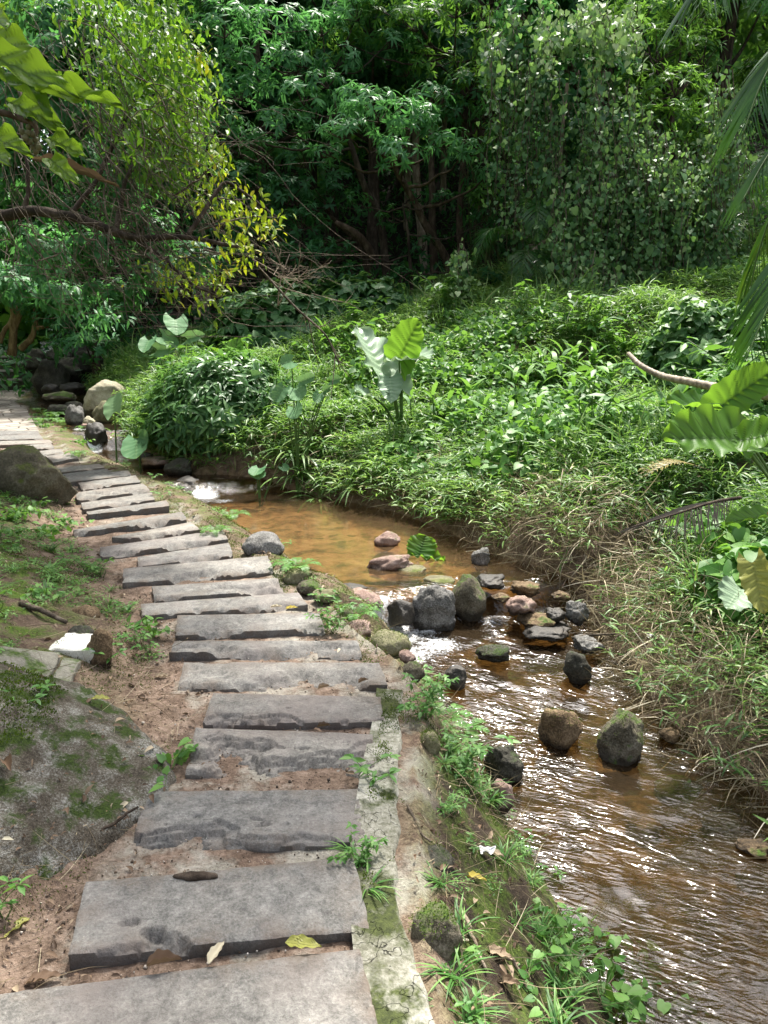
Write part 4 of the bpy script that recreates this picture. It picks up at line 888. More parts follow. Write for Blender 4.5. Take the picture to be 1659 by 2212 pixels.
curtain('creeper draped over the outer shoulder beside the dark palm gap', [(1520, 380, 40, 40), (1500, 440, 45, 50)], 13.4, ML['vine'], 45, .10, (1.0, 1.8), .4, 1.0, 36)
curtain('creeper sheet joining the tree top to the pillar of leaves', [(1330, 200, 60, 60), (1370, 280, 60, 60), (1300, 290, 50, 50)], 13.9, ML['vine'], 55, .10, (1.2, 2.2), .5, 1.2, 30)
curtain('creeper hanging below the bronze-tipped bushy tree', [(1450, 330, 60, 40), (1500, 350, 45, 40), (1410, 320, 50, 40)], 13.7, ML['vine'], 44, .095, (1.0, 1.9), .5, 1.0, 32)
curtain('creeper linking the vine tree to the grove crowns in long vertical strands', [(1130, 180, 50, 60), (1160, 280, 40, 60), (1110, 120, 50, 40)], 14.6, ML['vine'], 34, .095, (1.6, 3.0), .4, 1.0, 20)
curtain('creeper strands closing the gap between the bushy tree and the near palm', [(1580, 250, 40, 60), (1600, 360, 40, 50), (1560, 180, 40, 40)], 13.6, ML['vine'], 40, .095, (1.4, 2.4), .4, 1.0, 24)
curtain('low creeper trailing along the foot of the vine tree', [(1250, 560, 60, 20), (1330, 560, 60, 20)], 13.2, ML['vine'], 34, .10, (.4, .8), .62, .8, 44)
curtain('thin creeper climbing the slim pole in front of the canes', [(1215, 380, 22, 60), (1205, 460, 18, 60)], 14.0, ML['vine'], 16, .11, (.5, 1.3), .6, .4, 26)
# the slim pole and a dead pale limb
def pole(name, label, pts, rad, m, cat, seg=7):
    mb = MB(); P = smooth_line(pts, 24); tube(mb, jit(P, .03, int(abs(P[0][0] * 50)) % 300 + 5), rad, seg, .5, .12); o = P[0]
    return tag(mb.build(name, m, None, loc=o), label, cat)
pole('young_tree', 'slim straight pole of a young tree wrapped by the thin creeper', [PX(1218, 640, 14.4), PX(1214, 500, 14.3), PX(1212, 330, 14.3), PX(1225, 180, 14.3)], [.055, .045, .03], MB_PALE, 'tree')
pole('dead_branch', 'bare pale dead branch slanting up in front of the canes', [PX(1150, 545, 14.2), PX(1180, 520, 14.2), PX(1210, 487, 14.1)], [.06, .035], MB_PALE, 'branch')
pole('fallen_branch', 'thick brown bough sloping out of the dark grove floor', [PX(806, 560, 17.2), PX(790, 530, 17), PX(760, 500, 16.8), PX(725, 480, 16.8)], [.11, .09, .05], MB_BARK, 'branch')

# background trees share three crowns
def backdrop_tree(kind):
    H = [9, 11, 8, 9.5][kind]; cl = []
    for k in range(18 if kind == 3 else 15):
        a = rng.random() * 6.28; rr = rng.uniform(.3, 3.2 if kind == 3 else 2.1); zz = H * rng.uniform(.48 if kind == 3 else .22, 1.0)
        cl.append(((math.cos(a) * rr, math.sin(a) * rr, zz), np.array([1.25, 1.25, .75]) * rng.uniform(.7, 1.15)))
    t = bpy.data.objects.new('forest_tree', None); COL.objects.link(t); t.empty_display_size = .1
    mb, lf = MB(), MB()
    tube(mb, jit(smooth_line([(0, 0, -.4), (.1, .1, H * .35), (-.1, .1, H * .7), (0, 0, H)], 18), .25, 60 + kind), [.2, .16, .1, .04], 8, .5, .15)
    for i, (c, r) in enumerate(cl):
        a = np.array([0, 0, c[2] * .75]); tube(mb, smooth_line([a, (a + c) / 2 - np.array([0, 0, .15]), c], 8), [.06, .02], 5)
        cluster(lf, c, r, 75, 7, .24, L5, .5, .5 + rng.uniform(-.15, .15), shell=.5)
    mb.build('trunk', MB_DARK, t); lf.build('crown', [ML['under'], ML['dark'], ML['mid'], ML['under']][kind], t)
    return t
BT = [backdrop_tree(k) for k in range(4)]; used = set()
FOREST = [  # x, y, kind, scale, label
 (-4.6, 21.5, 0, 1.0, 'dark leafy tree closing the grove beyond the dense dark tree'),
 (-2.2, 25.5, 1, 1.0, 'tall tree behind the slender tiered tree'),
 (.6, 27, 0, 1.15, 'tall dim tree behind the pale fork'),
 (3.2, 25, 1, .95, 'dim tree in the gap between the grove and the vine tree'),
 (5.4, 22, 0, 1.05, 'dark tree standing directly behind the vine tree'),
 (8.6, 21, 2, 1.15, 'bright tree behind the narrow-leaved bushy tree'),
 (8.8, 15.8, 1, .9, 'tree rising behind the feathery palm by the photo edge'),
 (11.5, 19, 0, 1.1, 'dark tree beyond the palm gap'),
 (-7.2, 23, 2, 1.0, 'pale green tree in the sunny gap above the tangle'),
 (-10.2, 24.5, 0, 1.1, 'dark tree on the slope above the gorge'),
 (-11.8, 20, 1, .9, 'dark tree rising behind the stair'),
 (-11.0, 14.8, 0, .9, 'dark tree on the slope beside the crazy paving'),
 (-14, 25, 1, 1.2, 'tall tree far up the slope beyond the stair'),
 (-6.2, 16.6, 0, .55, 'small dark tree hanging over the stream bend'),
 (-9.0, 11.2, 1, .85, 'leafy tree on the slope behind the tangle'),
 (-.8, 31, 2, 1.3, 'far sunlit tree glimpsed through the grove'),
 (5, 32, 2, 1.35, 'far sunlit tree seen past the vine tree top'),
 (-6, 31, 1, 1.4, 'far tall tree above the sunny gap'),
 (11, 29, 1, 1.3, 'far tree above the palm gap'),
 (-12, 33, 0, 1.4, 'far dark tree on the hill over the stair'),
 (15, 24, 0, 1.2, 'dark tree far beyond the palms'),
 (-3.0, 20.2, 3, .95, 'high spreading tree shading the grove floor beside the dense dark tree'),
 (-.3, 21.2, 3, 1.0, 'high spreading tree over the pale fork'),
 (2.4, 20.2, 3, .95, 'high spreading tree over the canes'),
 (-5.4, 21.4, 3, .9, 'high spreading tree above the pale boulder and gorge'),
 (5.2, 19.6, 3, .9, 'spreading tree roofing the vine tree from behind'),
 (-1.6, 24.2, 3, 1.1, 'second row spreading tree in the grove dusk'),
 (3.8, 24, 3, 1.1, 'spreading tree deep behind the canes'),
 (7.4, 24, 1, 1.1, 'tall glossy tree behind the bushy narrow-leaved tree'),

]
for k, (x, y, kd, s, lab) in enumerate(FOREST):
    if kd not in used: o = BT[kd]; used.add(kd)
    else:
        o = BT[kd].copy(); COL.objects.link(o)
        for ch in BT[kd].children:
            c = ch.copy(); COL.objects.link(c); c.parent = o
    o.location = (x, y, gz(x, y)); o.scale = (s, s, s); o.rotation_euler = (0, 0, k * 1.9)
    tag(o, lab, 'tree', 'forest trees behind the meadow')

# cane clump and dark understorey palms
def canes():
    o = PX(1085, 650, 17.4); o[2] = gz(o[0], o[1]); t = thing('bamboo_clump', 'clump of thin dark canes in the shade behind the palm fronds', 'bamboo', o)
    lf = MB()
    for k in range(26):
        x = PX(rng.uniform(1020, 1190), 640, 17.4 + rng.uniform(-.8, .9)); x[2] = gz(x[0], x[1]) - .1
        top = x + np.array([rng.normal(0, .45), rng.normal(0, .3), rng.uniform(2.4, 4.2)])
        P = smooth_line([x, (x + top) / 2 + np.array([rng.normal(0, .1), 0, .1]), top], 12); mb = MB(); tube(mb, P, [rng.uniform(.018, .035), .008], 6)
        mb.build('cane', MB_CANE, t, loc=o)
        n = 26; i = rng.integers(4, 12, n); D = rng.normal(0, 1, (n, 3)); D[:, 2] -= .5
        scatter(lf, L8N, P[i] + rng.normal(0, .1, (n, 3)), D, np.tile([0, 0, 1.0], (n, 1)), rng.uniform(.16, .3, n), rng.random(n) * .7)
    lf.build('foliage', ML['under'], t, loc=o)
canes()

def frond_mesh(P, L, n=46, droop=.6, w=.055, tint=.5, mb=None, rach=None, rr=.012, ang=50, side_up=None, hang=0.0):
    P = smooth_line(P, 40); T = nrm(np.gradient(P, axis=0))
    upv = np.array([0, 0, 1.0]) if side_up is None else np.asarray(side_up, float)
    S = nrm(np.cross(T, np.broadcast_to(upv, T.shape))); U = np.cross(S, T)
    t = np.linspace(.12, .99, n); i = (t * 39).astype(int)
    ll = L * np.clip(np.sin(np.clip(t * 1.06, 0, 1) * math.pi) ** .6, .25, 1)
    for sgn in (-1, 1):
        a = np.radians(ang * (1 - .45 * t) + rng.normal(0, 4, n))
        D = T[i] * np.cos(a)[:, None] + S[i] * sgn * np.sin(a)[:, None] + U[i] * .15
        D = nrm(D) + np.array([0, 0, -1.0]) * hang
        scatter(mb, tpl_blade(w, droop, 4), P[i], D, U[i] + S[i] * sgn * -.3, ll * rng.uniform(.85, 1.1, n), np.clip(tint + rng.normal(0, .12, n), 0, 1))
    tube(rach, P, [rr, rr * .25], 6, .5)
def palm(name, label, base, stem_top, fronds, L, leafm, stem_r=.05, n=46, w=.05, droop=.6, hang=.0, tints=None, cat='palm', ang=50):
    base = np.asarray(base, float); t = thing(name, label, cat, base)
    if stem_top is not None:
        mb = MB(); tube(mb, smooth_line([base - np.array([0, 0, .1]), (base + stem_top) / 2 + np.array([.03, .02, 0]), stem_top], 16), [stem_r * 1.2, stem_r], 9, .5, .1); mb.build('trunk', MB_PALE, t, loc=base)
    for k, f in enumerate(fronds):
        mb, ra = MB(), MB(); frond_mesh(f, L, n, droop, w, (tints[k] if tints else .4), mb, ra, hang=hang, ang=ang)
        fo = mb.build('frond', leafm, t, loc=base); ra.build('rachis', MB_GREEN, fo, loc=base)
    return t
def arcs(c, n, R0, h, el=(.2, 1.0), a0=0.0, a1=6.28):
    out = []
    for k in range(n):
        a = a0 + (a1 - a0) * (k + rng.random() * .7) / n; e = rng.uniform(*el)
        d = np.array([math.cos(a), math.sin(a), 0])
        out.append([c, c + d * R0 * .45 + np.array([0, 0, h * e]), c + d * R0 * .85 + np.array([0, 0, h * e * .65]), c + d * R0 * 1.15 + np.array([0, 0, h * (e - 1.0)])])
    return out
b = PX(1135, 650, 14.8); b[2] = gz(b[0], b[1]); top = b + np.array([.1, .2, 1.1])
palm('feather_palm', 'young feather palm with a drooping frond at the dark edge of the grove', b, top,
     [[top, PX(1150, 540, 14.6), PX(1135, 550, 14), PX(1118, 640, 13.6)], [top, PX(1175, 560, 14.4), PX(1160, 560, 14), PX(1165, 650, 13.7)]] + arcs(top, 6, 1.3, .8), .5, ML['palm'], .05, 44, .05, .7)
for k, (x, y, Y, lab) in enumerate([(700, 640, 17.5, 'small dark palm crouching in the shade left of the grey trunk'), (1480, 640, 17, 'dim palm in the dark gap beyond the vine tree'), (880, 260, 25, 'sunlit palm glimpsed between the trunks of the grove'), (960, 150, 26, 'high palm beside the pale fork'), (430, 300, 21, 'sunlit palm crown in the gap above the tangle'), (1590, 560, 14.5, 'palm with yellowing fronds behind the creeper shoulder'), (1560, 440, 16.5, 'arching palm in the dark gap by the photo edge')]):
    c = PX(x, y, Y); b = np.array([c[0], c[1], gz(c[0], c[1])])
    if k in (0, ): c = b + np.array([0, 0, .7])
    palm('feather_palm', lab, b, c, arcs(c, 11, 2.0 if k else 1.2, 1.1 if k else .7), .7 if k else .5, ML['palm'], .09 if k else .05, 34, .06, .6, tints=[.75 if k in (2, 4, 5) and j % 3 == 0 else .5 if k else .15 for j in range(11)])

# forest floor and far hillside
def stuff(name, mb, m, label=None):
    return tag(mb.build(name, m), None, kind='stuff')
def forest_stuff():
    mb = MB(); n = 26000
    x = rng.uniform(-15, 15, n); y = rng.uniform(17.2, 34, n); z = terrain(x, y)
    D = rdir(n, .25); U = np.tile([0, -.3, 1.0], (n, 1)) + rng.normal(0, .4, (n, 3))
    scatter(mb, L5, np.stack([x, y, z + rng.random(n) ** 1.5 * .9], -1), D, U, rng.uniform(.14, .34, n), rng.random(n) * .6)
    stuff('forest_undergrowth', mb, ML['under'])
    mb = MB(); nc = 1500
    x = rng.uniform(-34, 34, nc); y = rng.uniform(30, 60, nc); z = terrain(x, y)
    for dz in (0.6, 2.2, 4.0):
        C = np.stack([x + rng.normal(0, 1, nc), y + rng.normal(0, 1, nc), z + dz + rng.normal(0, .5, nc)], -1)
        A = nrm(np.stack([rng.normal(0, .6, nc), rng.normal(-.4, .6, nc), np.ones(nc)], -1))
        for r_ in range(3):
            rosettes(mb, C + rng.normal(0, .6, C.shape), A + rng.normal(0, .4, A.shape), 8, .75, L5W, (50, 110), .3, .3 + .5 * rng.random(nc))
    stuff('distant_woods', mb, ML['mid'])
forest_stuff()
# ------------------------------------------------------------------ meadow ground cover
def meadow():
    g, hv, st = MB(), MB(), MB()
    n = 250000
    x = rng.uniform(-9, 9.5, n); y = rng.uniform(2.2, 20, n); D = bankD(x, y); r = np.hypot(x, y)
    keep = (D > .02) & (D < 14) & (rng.random(n) < np.clip((5.2 / r) ** 1.35, .06, 1)) & (np.abs(x) < y * .62 + 1.2)
    x, y, D, r = x[keep], y[keep], D[keep], r[keep]
    lump = n2(x, y, 1.1, 3, 51); lump2 = n2(x, y, 2.9, 2, 52)
    h = (.28 + .30 * lump + .22 * lump2 + .10 * sst(9, 14, y)) * np.clip(.55 + D * .6, .5, 1.0)
    h = np.clip(h, .08, .95); z = terrain(x, y)
    patch = n2(x, y, .55, 3, 53); dry = sst(1.0, .15, D) * sst(7.6, 5.6, y)
    isv = ((patch > .16) | ((y < 5.6) & (D > .75) & (patch > -.15))) & (rng.random(len(x)) < .75) & (D > .3) & (dry < .5)
    # grassy tufts with alternate leaves
    k = ~isv & (rng.random(len(x)) > dry * .82)
    xs, ys, zs, hs, rs, Ds = x[k], y[k], z[k], h[k], r[k], D[k]; m = len(xs); nl = 8
    lean = rng.normal(0, .35, (m, 2)); lean[:, 0] -= np.clip(.6 - Ds, 0, .6) * 1.0; lean[:, 1] -= np.clip(.8 - Ds, 0, .8) * .8
    f = np.linspace(.35, 1.05, nl)[None] + rng.normal(0, .05, (m, nl))
    P = np.stack([xs[:, None] + lean[:, :1] * f * hs[:, None], ys[:, None] + lean[:, 1:] * f * hs[:, None], zs[:, None] + hs[:, None] * (f - .12 * f ** 2)], -1)
    ph = rng.random((m, 1)) * 6.28 + np.arange(nl)[None] * 2.6 + rng.normal(0, .4, (m, nl))
    Dr = np.stack([np.cos(ph), np.sin(ph), rng.normal(.25, .35, (m, nl))], -1)
    S = rng.uniform(.07, .14, (m, nl)) * np.clip(rs / 7, .8, 1.25)[:, None]
    base = .42 + .3 * n2(xs, ys, .8, 3, 54)
    tt = np.clip(base[:, None] + rng.normal(0, .24, (m, nl)), 0, 1)
    near = np.repeat(rs < 8.5, nl)
    Pf, Df, Sf, Tf = P.reshape(-1, 3), Dr.reshape(-1, 3), S.ravel(), tt.ravel(); Uf = np.tile([0, 0, 1.0], (len(Pf), 1)) + rng.normal(0, .3, Pf.shape)
    scatter(g, tpl_leaf8(.15, .03, .28), Pf[near], Df[near], Uf[near], Sf[near], Tf[near])
    scatter(g, tpl_leaf5(.17, .3), Pf[~near], Df[~near], Uf[~near], Sf[~near], Tf[~near])
    # long arching blades
    q = np.where(k & (rng.random(len(x)) < .30))[0]
    rep = 4; xi = np.repeat(x[q], rep); yi = np.repeat(y[q], rep); zi = np.repeat(z[q], rep); hi = np.repeat(h[q], rep)
    Dr = rng.normal(0, .55, (len(xi), 3)); Dr[:, 2] = rng.uniform(.5, 1.2, len(xi)); Dr[:, 1] -= .15
    scatter(g, tpl_blade(.035, 1.5, 4), np.stack([xi, yi, zi + hi * .2], -1), Dr, rng.normal(0, 1, (len(xi), 3)) + np.array([0, -.5, .6]), hi * rng.uniform(.9, 1.6, len(xi)), np.clip(rng.normal(.55, .22, len(xi)), 0, 1))
    # creeping heart-leaved vines
    q = np.where(isv)[0]; rep = 5; j = np.repeat(q, rep)
    P = np.stack([x[j] + rng.normal(0, .12, len(j)), y[j] + rng.normal(0, .12, len(j)), z[j] + h[j] * rng.uniform(.55, 1.1, len(j))], -1)
    Dr = rng.normal(0, .8, (len(j), 3)) + np.array([0, -.5, -.25]); U = rng.normal(0, .4, (len(j), 3)) + np.array([0, -.35, 1.0])
    scatter(hv, LH, P, Dr, U, rng.uniform(.05, .105, len(j)), np.clip(rng.normal(.5, .22, len(j)), 0, 1))
    stuff('undergrowth', g, ML['grass']); stuff('creeping_vines_cover', hv, ML['weed'])
    # hanging dry straw and roots on the bank
    n = 150000
    x = rng.uniform(-3, 5, n); y = rng.uniform(2.0, 9.8, n); D = bankD(x, y)
    p = sst(.9, .0, D) * np.where(y < 4.8, sst(1.0, .3, D), 1) * (.25 + .75 * sst(7.4, 5.4, y)) * (D > -.06); k = rng.random(n) < p
    x, y, D = x[k], y[k], D[k]; m = len(x); z = terrain(x, y)
    Dr = np.stack([rng.normal(-.35, .75, m), rng.normal(-.35, .75, m), rng.normal(.05, .5, m)], -1)
    Dr[:, 2] -= np.clip(.6 - D, 0, 1) * .3
    P = np.stack([x, y, z + rng.uniform(.01, .16, m) + .1 * sst(.0, .5, D)], -1)
    scatter(st, tpl_blade(.018, 1.2, 5), P, Dr, rng.normal(0, 1, (m, 3)) + np.array([0, 0, .4]), rng.uniform(.14, .42, m), np.clip(rng.normal(.36, .26, m), 0, 1))
    stuff('dry_grass', st, ML['straw'])
meadow()

# grass mounds that stand out of the meadow
def mound(name, label, c, r, n, L, tpl, leafm, nleaf=6, tint=.5, droop=.5, spread=(50, 100), cat='grass clump', tj=.25):
    c = np.array([c[0], c[1], gz(c[0], c[1]) - .1]); mb = MB()
    d = rdir(n, .6); d[:, 2] = np.abs(d[:, 2]); rad = rng.uniform(.62, 1.05, n) * (1 + .3 * fbm(d * 2.2 + c, 3, 7))
    C = c + d * np.asarray(r) * rad[:, None]
    rosettes(mb, C, d + np.array([0, 0, .4]), nleaf, L, tpl, spread, droop, np.clip(tint + .3 * (rad - .85), 0, 1), tj)
    core = MB(); V, Fc = ICO[3]; V = V * np.asarray(r) * .72 * (1 + .2 * fbm(V * 2 + c, 3, 9))[:, None]
    t = thing(name, label, cat, c)
    mb.build('foliage', leafm, t, loc=c)
    stm = MB()
    for k in range(40):
        q = C[rng.integers(0, n)]; a = c + np.array([rng.normal(0, .15), rng.normal(0, .15), 0]); tube(stm, smooth_line([a, (a + q) / 2 + np.array([0, 0, .15]), q], 7), [.008, .003], 4, .5, cap=False)
    stm.build('stems', MB_GREEN, t, loc=c)
c = PX(485, 930, 10.6); mound('grass_clump', 'big rounded mound of drooping bamboo-like grass above the upper fall', c, (1.15, .9, 1.2), 2300, .17, L8N, ML['bamboo'], 6, .5, .38, (35, 105), tj=.35)
c = PX(395, 960, 11.2); mound('grass_clump', 'lower bamboo-like grass clump between the tall stalked leaf and the big mound', c, (.62, .55, .75), 560, .16, L8N, ML['bamboo'], 6, .45, .4, (35, 105), tj=.35)
c = PX(610, 690, 14.5); mound('leafy_shrub', 'grey-green heart-leaved shrub behind the bare twigs', c, (1.4, .9, 1.35), 1300, .16, LH, ML['vine'], 4, .3, .4, (60, 110), 'shrub')
c = PX(770, 690, 14.8); mound('leafy_shrub', 'heart-leaved shrub at the edge of the dark grove', c, (1.3, .9, 1.3), 1200, .16, LH, ML['vine'], 4, .25, .4, (60, 110), 'shrub')
c = PX(1545, 690, 9.6); mound('vine_mound', 'large knoll smothered in heart-leaved vines beside the palm', c, (1.0, .9, 1.1), 2000, .10, LH, ML['vine'], 4, .45, .5, (60, 120), 'vine')
c = PX(1590, 860, 7.0); mound('vine_mound', 'vine heap under the near feather palm behind the giant leaves', c, (.8, .7, .8), 1100, .10, LH, ML['weed'], 4, .55, .5, (60, 120), 'vine')
c = PX(890, 1010, 8.7); mound('vine_mound', 'sunlit low vine heap above the pool bank', c, (.55, .45, .45), 600, .08, LH, ML['weed'], 4, .65, .4, (60, 110), 'vine')
c = PX(1640, 1130, 4.6); mound('leafy_shrub', 'bright broad-leaved shrub beside the dead palm frond at the photo edge', c, (.42, .4, .5), 420, .12, LH, ML['mid'], 4, .6, .4, (55, 110), 'shrub')

# sedges with long arching blades over the pool bank
def blades_plant(name, label, c, n, L, w, leafm, arc=1.3, tint=.5, lean=(0, 0), up=.8, cat='grass clump', group=None, spread=.7, tj=.2, lift=0):
    c = np.array([c[0], c[1], gz(c[0], c[1]) + lift]); mb = MB()
    a = rng.random(n) * 6.28; D = np.stack([np.cos(a) * spread + lean[0], np.sin(a) * spread + lean[1], rng.uniform(.5, 1.3, n) * up], -1)
    scatter(mb, tpl_blade(w, arc, 6, .15), c + rng.normal(0, .04, (n, 3)) * np.array([1, 1, .3]), D, np.stack([-np.cos(a) * .2, -np.sin(a) * .2, np.ones(n)], -1), L * rng.uniform(.6, 1.15, n), np.clip(tint + rng.normal(0, tj, n), 0, 1))
    return tag(mb.build(name, leafm, None, loc=c), label, cat, group)
SEDGE = [(660, 940, 'sedge nearest the alocasia group with pale leaves'), (700, 905, 'sedge with silvery arching blades behind the bank'), (640, 990, 'sedge leaning over the bank left of the pool'), (720, 990, 'dark sedge sweeping down to the pool edge'), (780, 1000, 'long-bladed sedge trailing in the pool bank shade'), (820, 900, 'sedge at the foot of the giant bright leaf'), (870, 930, 'sedge spreading right of the giant leaf stalk'), (760, 900, 'sedge crowded left of the giant leaf stalk'), (690, 1030, 'low sedge fringe right above the pool'), (620, 930, 'sedge beside the round taro leaves'), (990, 870, 'upright sedge with shining blades in mid meadow'), (1060, 900, 'sedge among vines in mid meadow')]
for k, (px, py, lab) in enumerate(SEDGE):
    blades_plant('sedge', lab, on_ground(px, py + 40, .1), 20, .62, .055, ML['grass'], 1.5, .42, (-.12, -.3), .9, group='sedges above the pool')
def ginger(label, px, py, n=5, h=.5, Lf=.32, tint=.5, Y=None, group='broad-bladed plants in the meadow'):
    c = on_ground(px, py + 30, .15) if Y is None else PX(px, py, Y); c = np.array([c[0], c[1], gz(c[0], c[1])]); t = thing('broad_bladed_plant', label, 'plant', c, group)
    mb, st = MB(), MB()
    for k in range(n):
        b_ = c + np.array([rng.normal(0, .12), rng.normal(0, .1), 0]); top = b_ + np.array([rng.normal(0, .12), rng.normal(-.05, .1), h * rng.uniform(.7, 1.15)])
        P = smooth_line([b_, (b_ + top) / 2 + rng.normal(0, .02, 3), top], 8); tube(st, P, [.012, .006], 5, .5)
        m = 8; f = np.linspace(.3, 1, m); i = (f * 7).astype(int); a = np.arange(m) * 2.7 + rng.random() * 6
        D = np.stack([np.cos(a), np.sin(a), .35 + 1.4 * f ** 3], -1)
        scatter(mb, tpl_blade(.2, 1.1, 6, .25), P[i], D, np.stack([-np.cos(a) * .3, -np.sin(a) * .3, np.ones(m)], -1), Lf * rng.uniform(.75, 1.15, m), np.clip(tint + rng.normal(0, .18, m) + .3 * (f > .9), 0, 1))
    st.build('stems', MB_GREEN, t, loc=c); mb.build('leaves', ML['weed'], t, loc=c)
GING = [(1240, 790, 'broad-bladed plants nearest the ringed palm stem'), (1290, 770, 'broad-bladed plants touching the tip of the ringed stem'), (1200, 800, 'glossy broad-bladed plants in the middle of their row'), (1160, 790, 'broad-bladed plants with upright yellow-green shoots'), (1310, 830, 'broad-bladed plants hanging under the ringed stem'), (1130, 850, 'broad-bladed plants at the pool-side end of their row'), (1250, 850, 'low broad-bladed plants in front of the row'), (1000, 890, 'lone broad-bladed plant with silvery leaves in mid meadow'), (1100, 930, 'small broad-bladed plant below the row'), (930, 890, 'broad-bladed shoot right of the giant leaf')]
for px, py, lab in GING: ginger(lab, px, py, 6, .5, .34, .55)

# ------------------------------------------------------------------ giant leaves
def big_leaf_mat(name, stops, trans, tf=.45, rough=.3, vein=(.02, .05, .01), veinw=.6, spec=.4):
    m, nt = new_mat(name); g = G(nt); t = g.attr('tint'); v = g.attr('vein')
    n = g.noise(14, 4, g.obj())
    c = g.ramp(g.math('ADD', t, g.math('MULTIPLY', g.math('SUBTRACT', n, .5), .35)), stops)
    c = g.mix(g.math('MULTIPLY', v, veinw), c, vein)
    b = g.bump(v, .5, .006)
    sh = g.pbr(c, rough, b, spec)
    tc = g.mix(g.math('MULTIPLY', v, veinw), g.mix(.6, c, trans), vein)
    tr = g.n('BsdfTranslucent', {'Color': tc}).outputs[0]
    g.out(g.n('MixShader', {0: tf, 1: sh, 2: tr}).outputs[0]); return m
M_ALO = big_leaf_mat('giant_leaf', [(0, (.03, .09, .02)), (.5, (.06, .16, .03)), (1, (.13, .26, .04))], (.30, .55, .03), .5, .4, (.02, .05, .01), .6, .2)
M_ALOP = big_leaf_mat('pale_glare_leaf', [(0, (.09, .17, .09)), (.5, (.19, .29, .185)), (1, (.34, .43, .31))], (.35, .5, .2), .2, .42, (.30, .42, .26), .6, .25)  # whitish sky glare on the blades put into the base colour
M_TARO = big_leaf_mat('taro_leaf', [(0, (.05, .14, .06)), (.5, (.12, .25, .12)), (1, (.24, .38, .2))], (.25, .45, .1), .3, .5, (.2, .33, .15), .5, .12)
M_NEARLEAF = big_leaf_mat('near_lobed_leaf', [(0, (.06, .14, .015)), (.5, (.12, .23, .02)), (1, (.22, .33, .04))], (.36, .58, .03), .48, .38, (.05, .11, .01), .7)
M_OLDLEAF = big_leaf_mat('yellowing_leaf', [(0, (.22, .24, .05)), (.5, (.36, .36, .09)), (1, (.5, .46, .14))], (.5, .45, .1), .3, .45, (.2, .2, .05), .5)
def big_leaf(mb, base, tip, nrmv, width=.75, lobe=.3, wave=.03, cup=.12, droop=.06, nlat=8, shape='heart', tint=.5, nu=21, nv=46, ph=0.0, notch=.05):
    base, tip = np.asarray(base, float), np.asarray(tip, float); L = np.linalg.norm(tip - base); Y = (tip - base) / L
    Z = np.asarray(nrmv, float); Z = Z - Y * (Z @ Y); Z /= np.linalg.norm(Z); X = np.cross(Y, Z)
    u, v = np.meshgrid(np.linspace(-1, 1, nu), np.linspace(0, 1, nv)); au = np.abs(u)
    if shape == 'heart': f = (v + .10) ** .42 * (1 - v) ** .60; f /= f.max()
    elif shape == 'round': f = (v + .12) ** .5 * (1.0 - v) ** .42; f /= f.max()
    else: f = np.sin(np.pi * np.clip(v, 0, 1) ** .75) ** .85 + .02
    lat = v * nlat - au * 1.6 + .25
    y = v - lobe * au ** 1.7 * (1 - v) ** 2.3
    x = u * f * width / 2 * (1 + notch * np.cos(2 * np.pi * lat + np.pi) * au ** 2)
    z = cup * au ** 1.4 * f - droop * v ** 2 + wave * np.sin(2 * np.pi * lat * .5 + ph + 1.5 * (u > 0)) * au ** 2.5 + .012 * np.cos(2 * np.pi * lat) * (1 - au)
    vein = np.maximum(np.exp(-((lat % 1.0) - .5) ** 2 / .006) * sst(1.0, .6, au) * (f > .05), np.exp(-(u * f * 12) ** 2))
    V = base + (x * L)[..., None] * X + (y * L)[..., None] * Y + (z * L)[..., None] * Z
    tt = np.clip(tint + .12 * fbm(np.stack([u * 2 + ph, v * 3, 0 * u], -1), 3, 5), 0, 1)
    mb.add(V.reshape(-1, 3), [grid_faces(nu, nv)], tt.ravel(), vein.ravel())
def stalked(name, label, root, leaves, cat='plant', group=None, stemr=.016):
    root = np.asarray(root, float); t = thing(name, label, cat, root, group)
    for lf in leaves:
        base, tip, nv_, m, kw = lf; mb = MB(); big_leaf(mb, base, tip, nv_, **kw); o = mb.build('leaf', m, t, loc=root)
        st = MB(); b = np.asarray(base, float); mid = (root + b) / 2 + np.array([0, 0, .12 * np.linalg.norm(b - root)]) * (1 if kw.get('bow', 0) == 0 else 0)
        tube(st, smooth_line([root - np.array([0, 0, .05]), mid, b], 14), [stemr * 1.3, stemr * .6], 7, .5); st.build('stalk', MB_GREEN, o, loc=root)
    return t
Y0 = 9.4; r0 = PX(868, 870, Y0); r0[2] = min(r0[2], gz(r0[0], r0[1]) + .15)
stalked('giant_taro', 'giant-leaved plant with one glowing upright leaf in mid meadow', r0, [
    (PX(862, 776, Y0), PX(903, 690, Y0 - .25), (-.45, -.8, .35), M_ALO, dict(width=.98, lobe=.42, tint=.75, notch=.05, nlat=8, cup=.05)),
    (PX(838, 822, Y0 - .1), PX(775, 700, Y0 + .35), (.65, -.75, .5), M_ALOP, dict(width=.62, lobe=.34, tint=.75, notch=.09, wave=.05)),
    (PX(868, 778, Y0), PX(930, 768, Y0 - .45), (.05, -.5, 1), M_ALOP, dict(width=.85, lobe=.3, tint=.7, notch=.07, wave=.05)),
    (PX(842, 815, Y0 - .2), PX(846, 868, Y0 - .5), (0, -.8, .8), M_ALOP, dict(width=.7, lobe=.2, tint=.5)),
    (PX(806, 858, Y0 - .3), PX(770, 842, Y0 - .6), (.1, -.6, 1), M_ALOP, dict(width=.85, lobe=.3, tint=.6, wave=.06)),
])
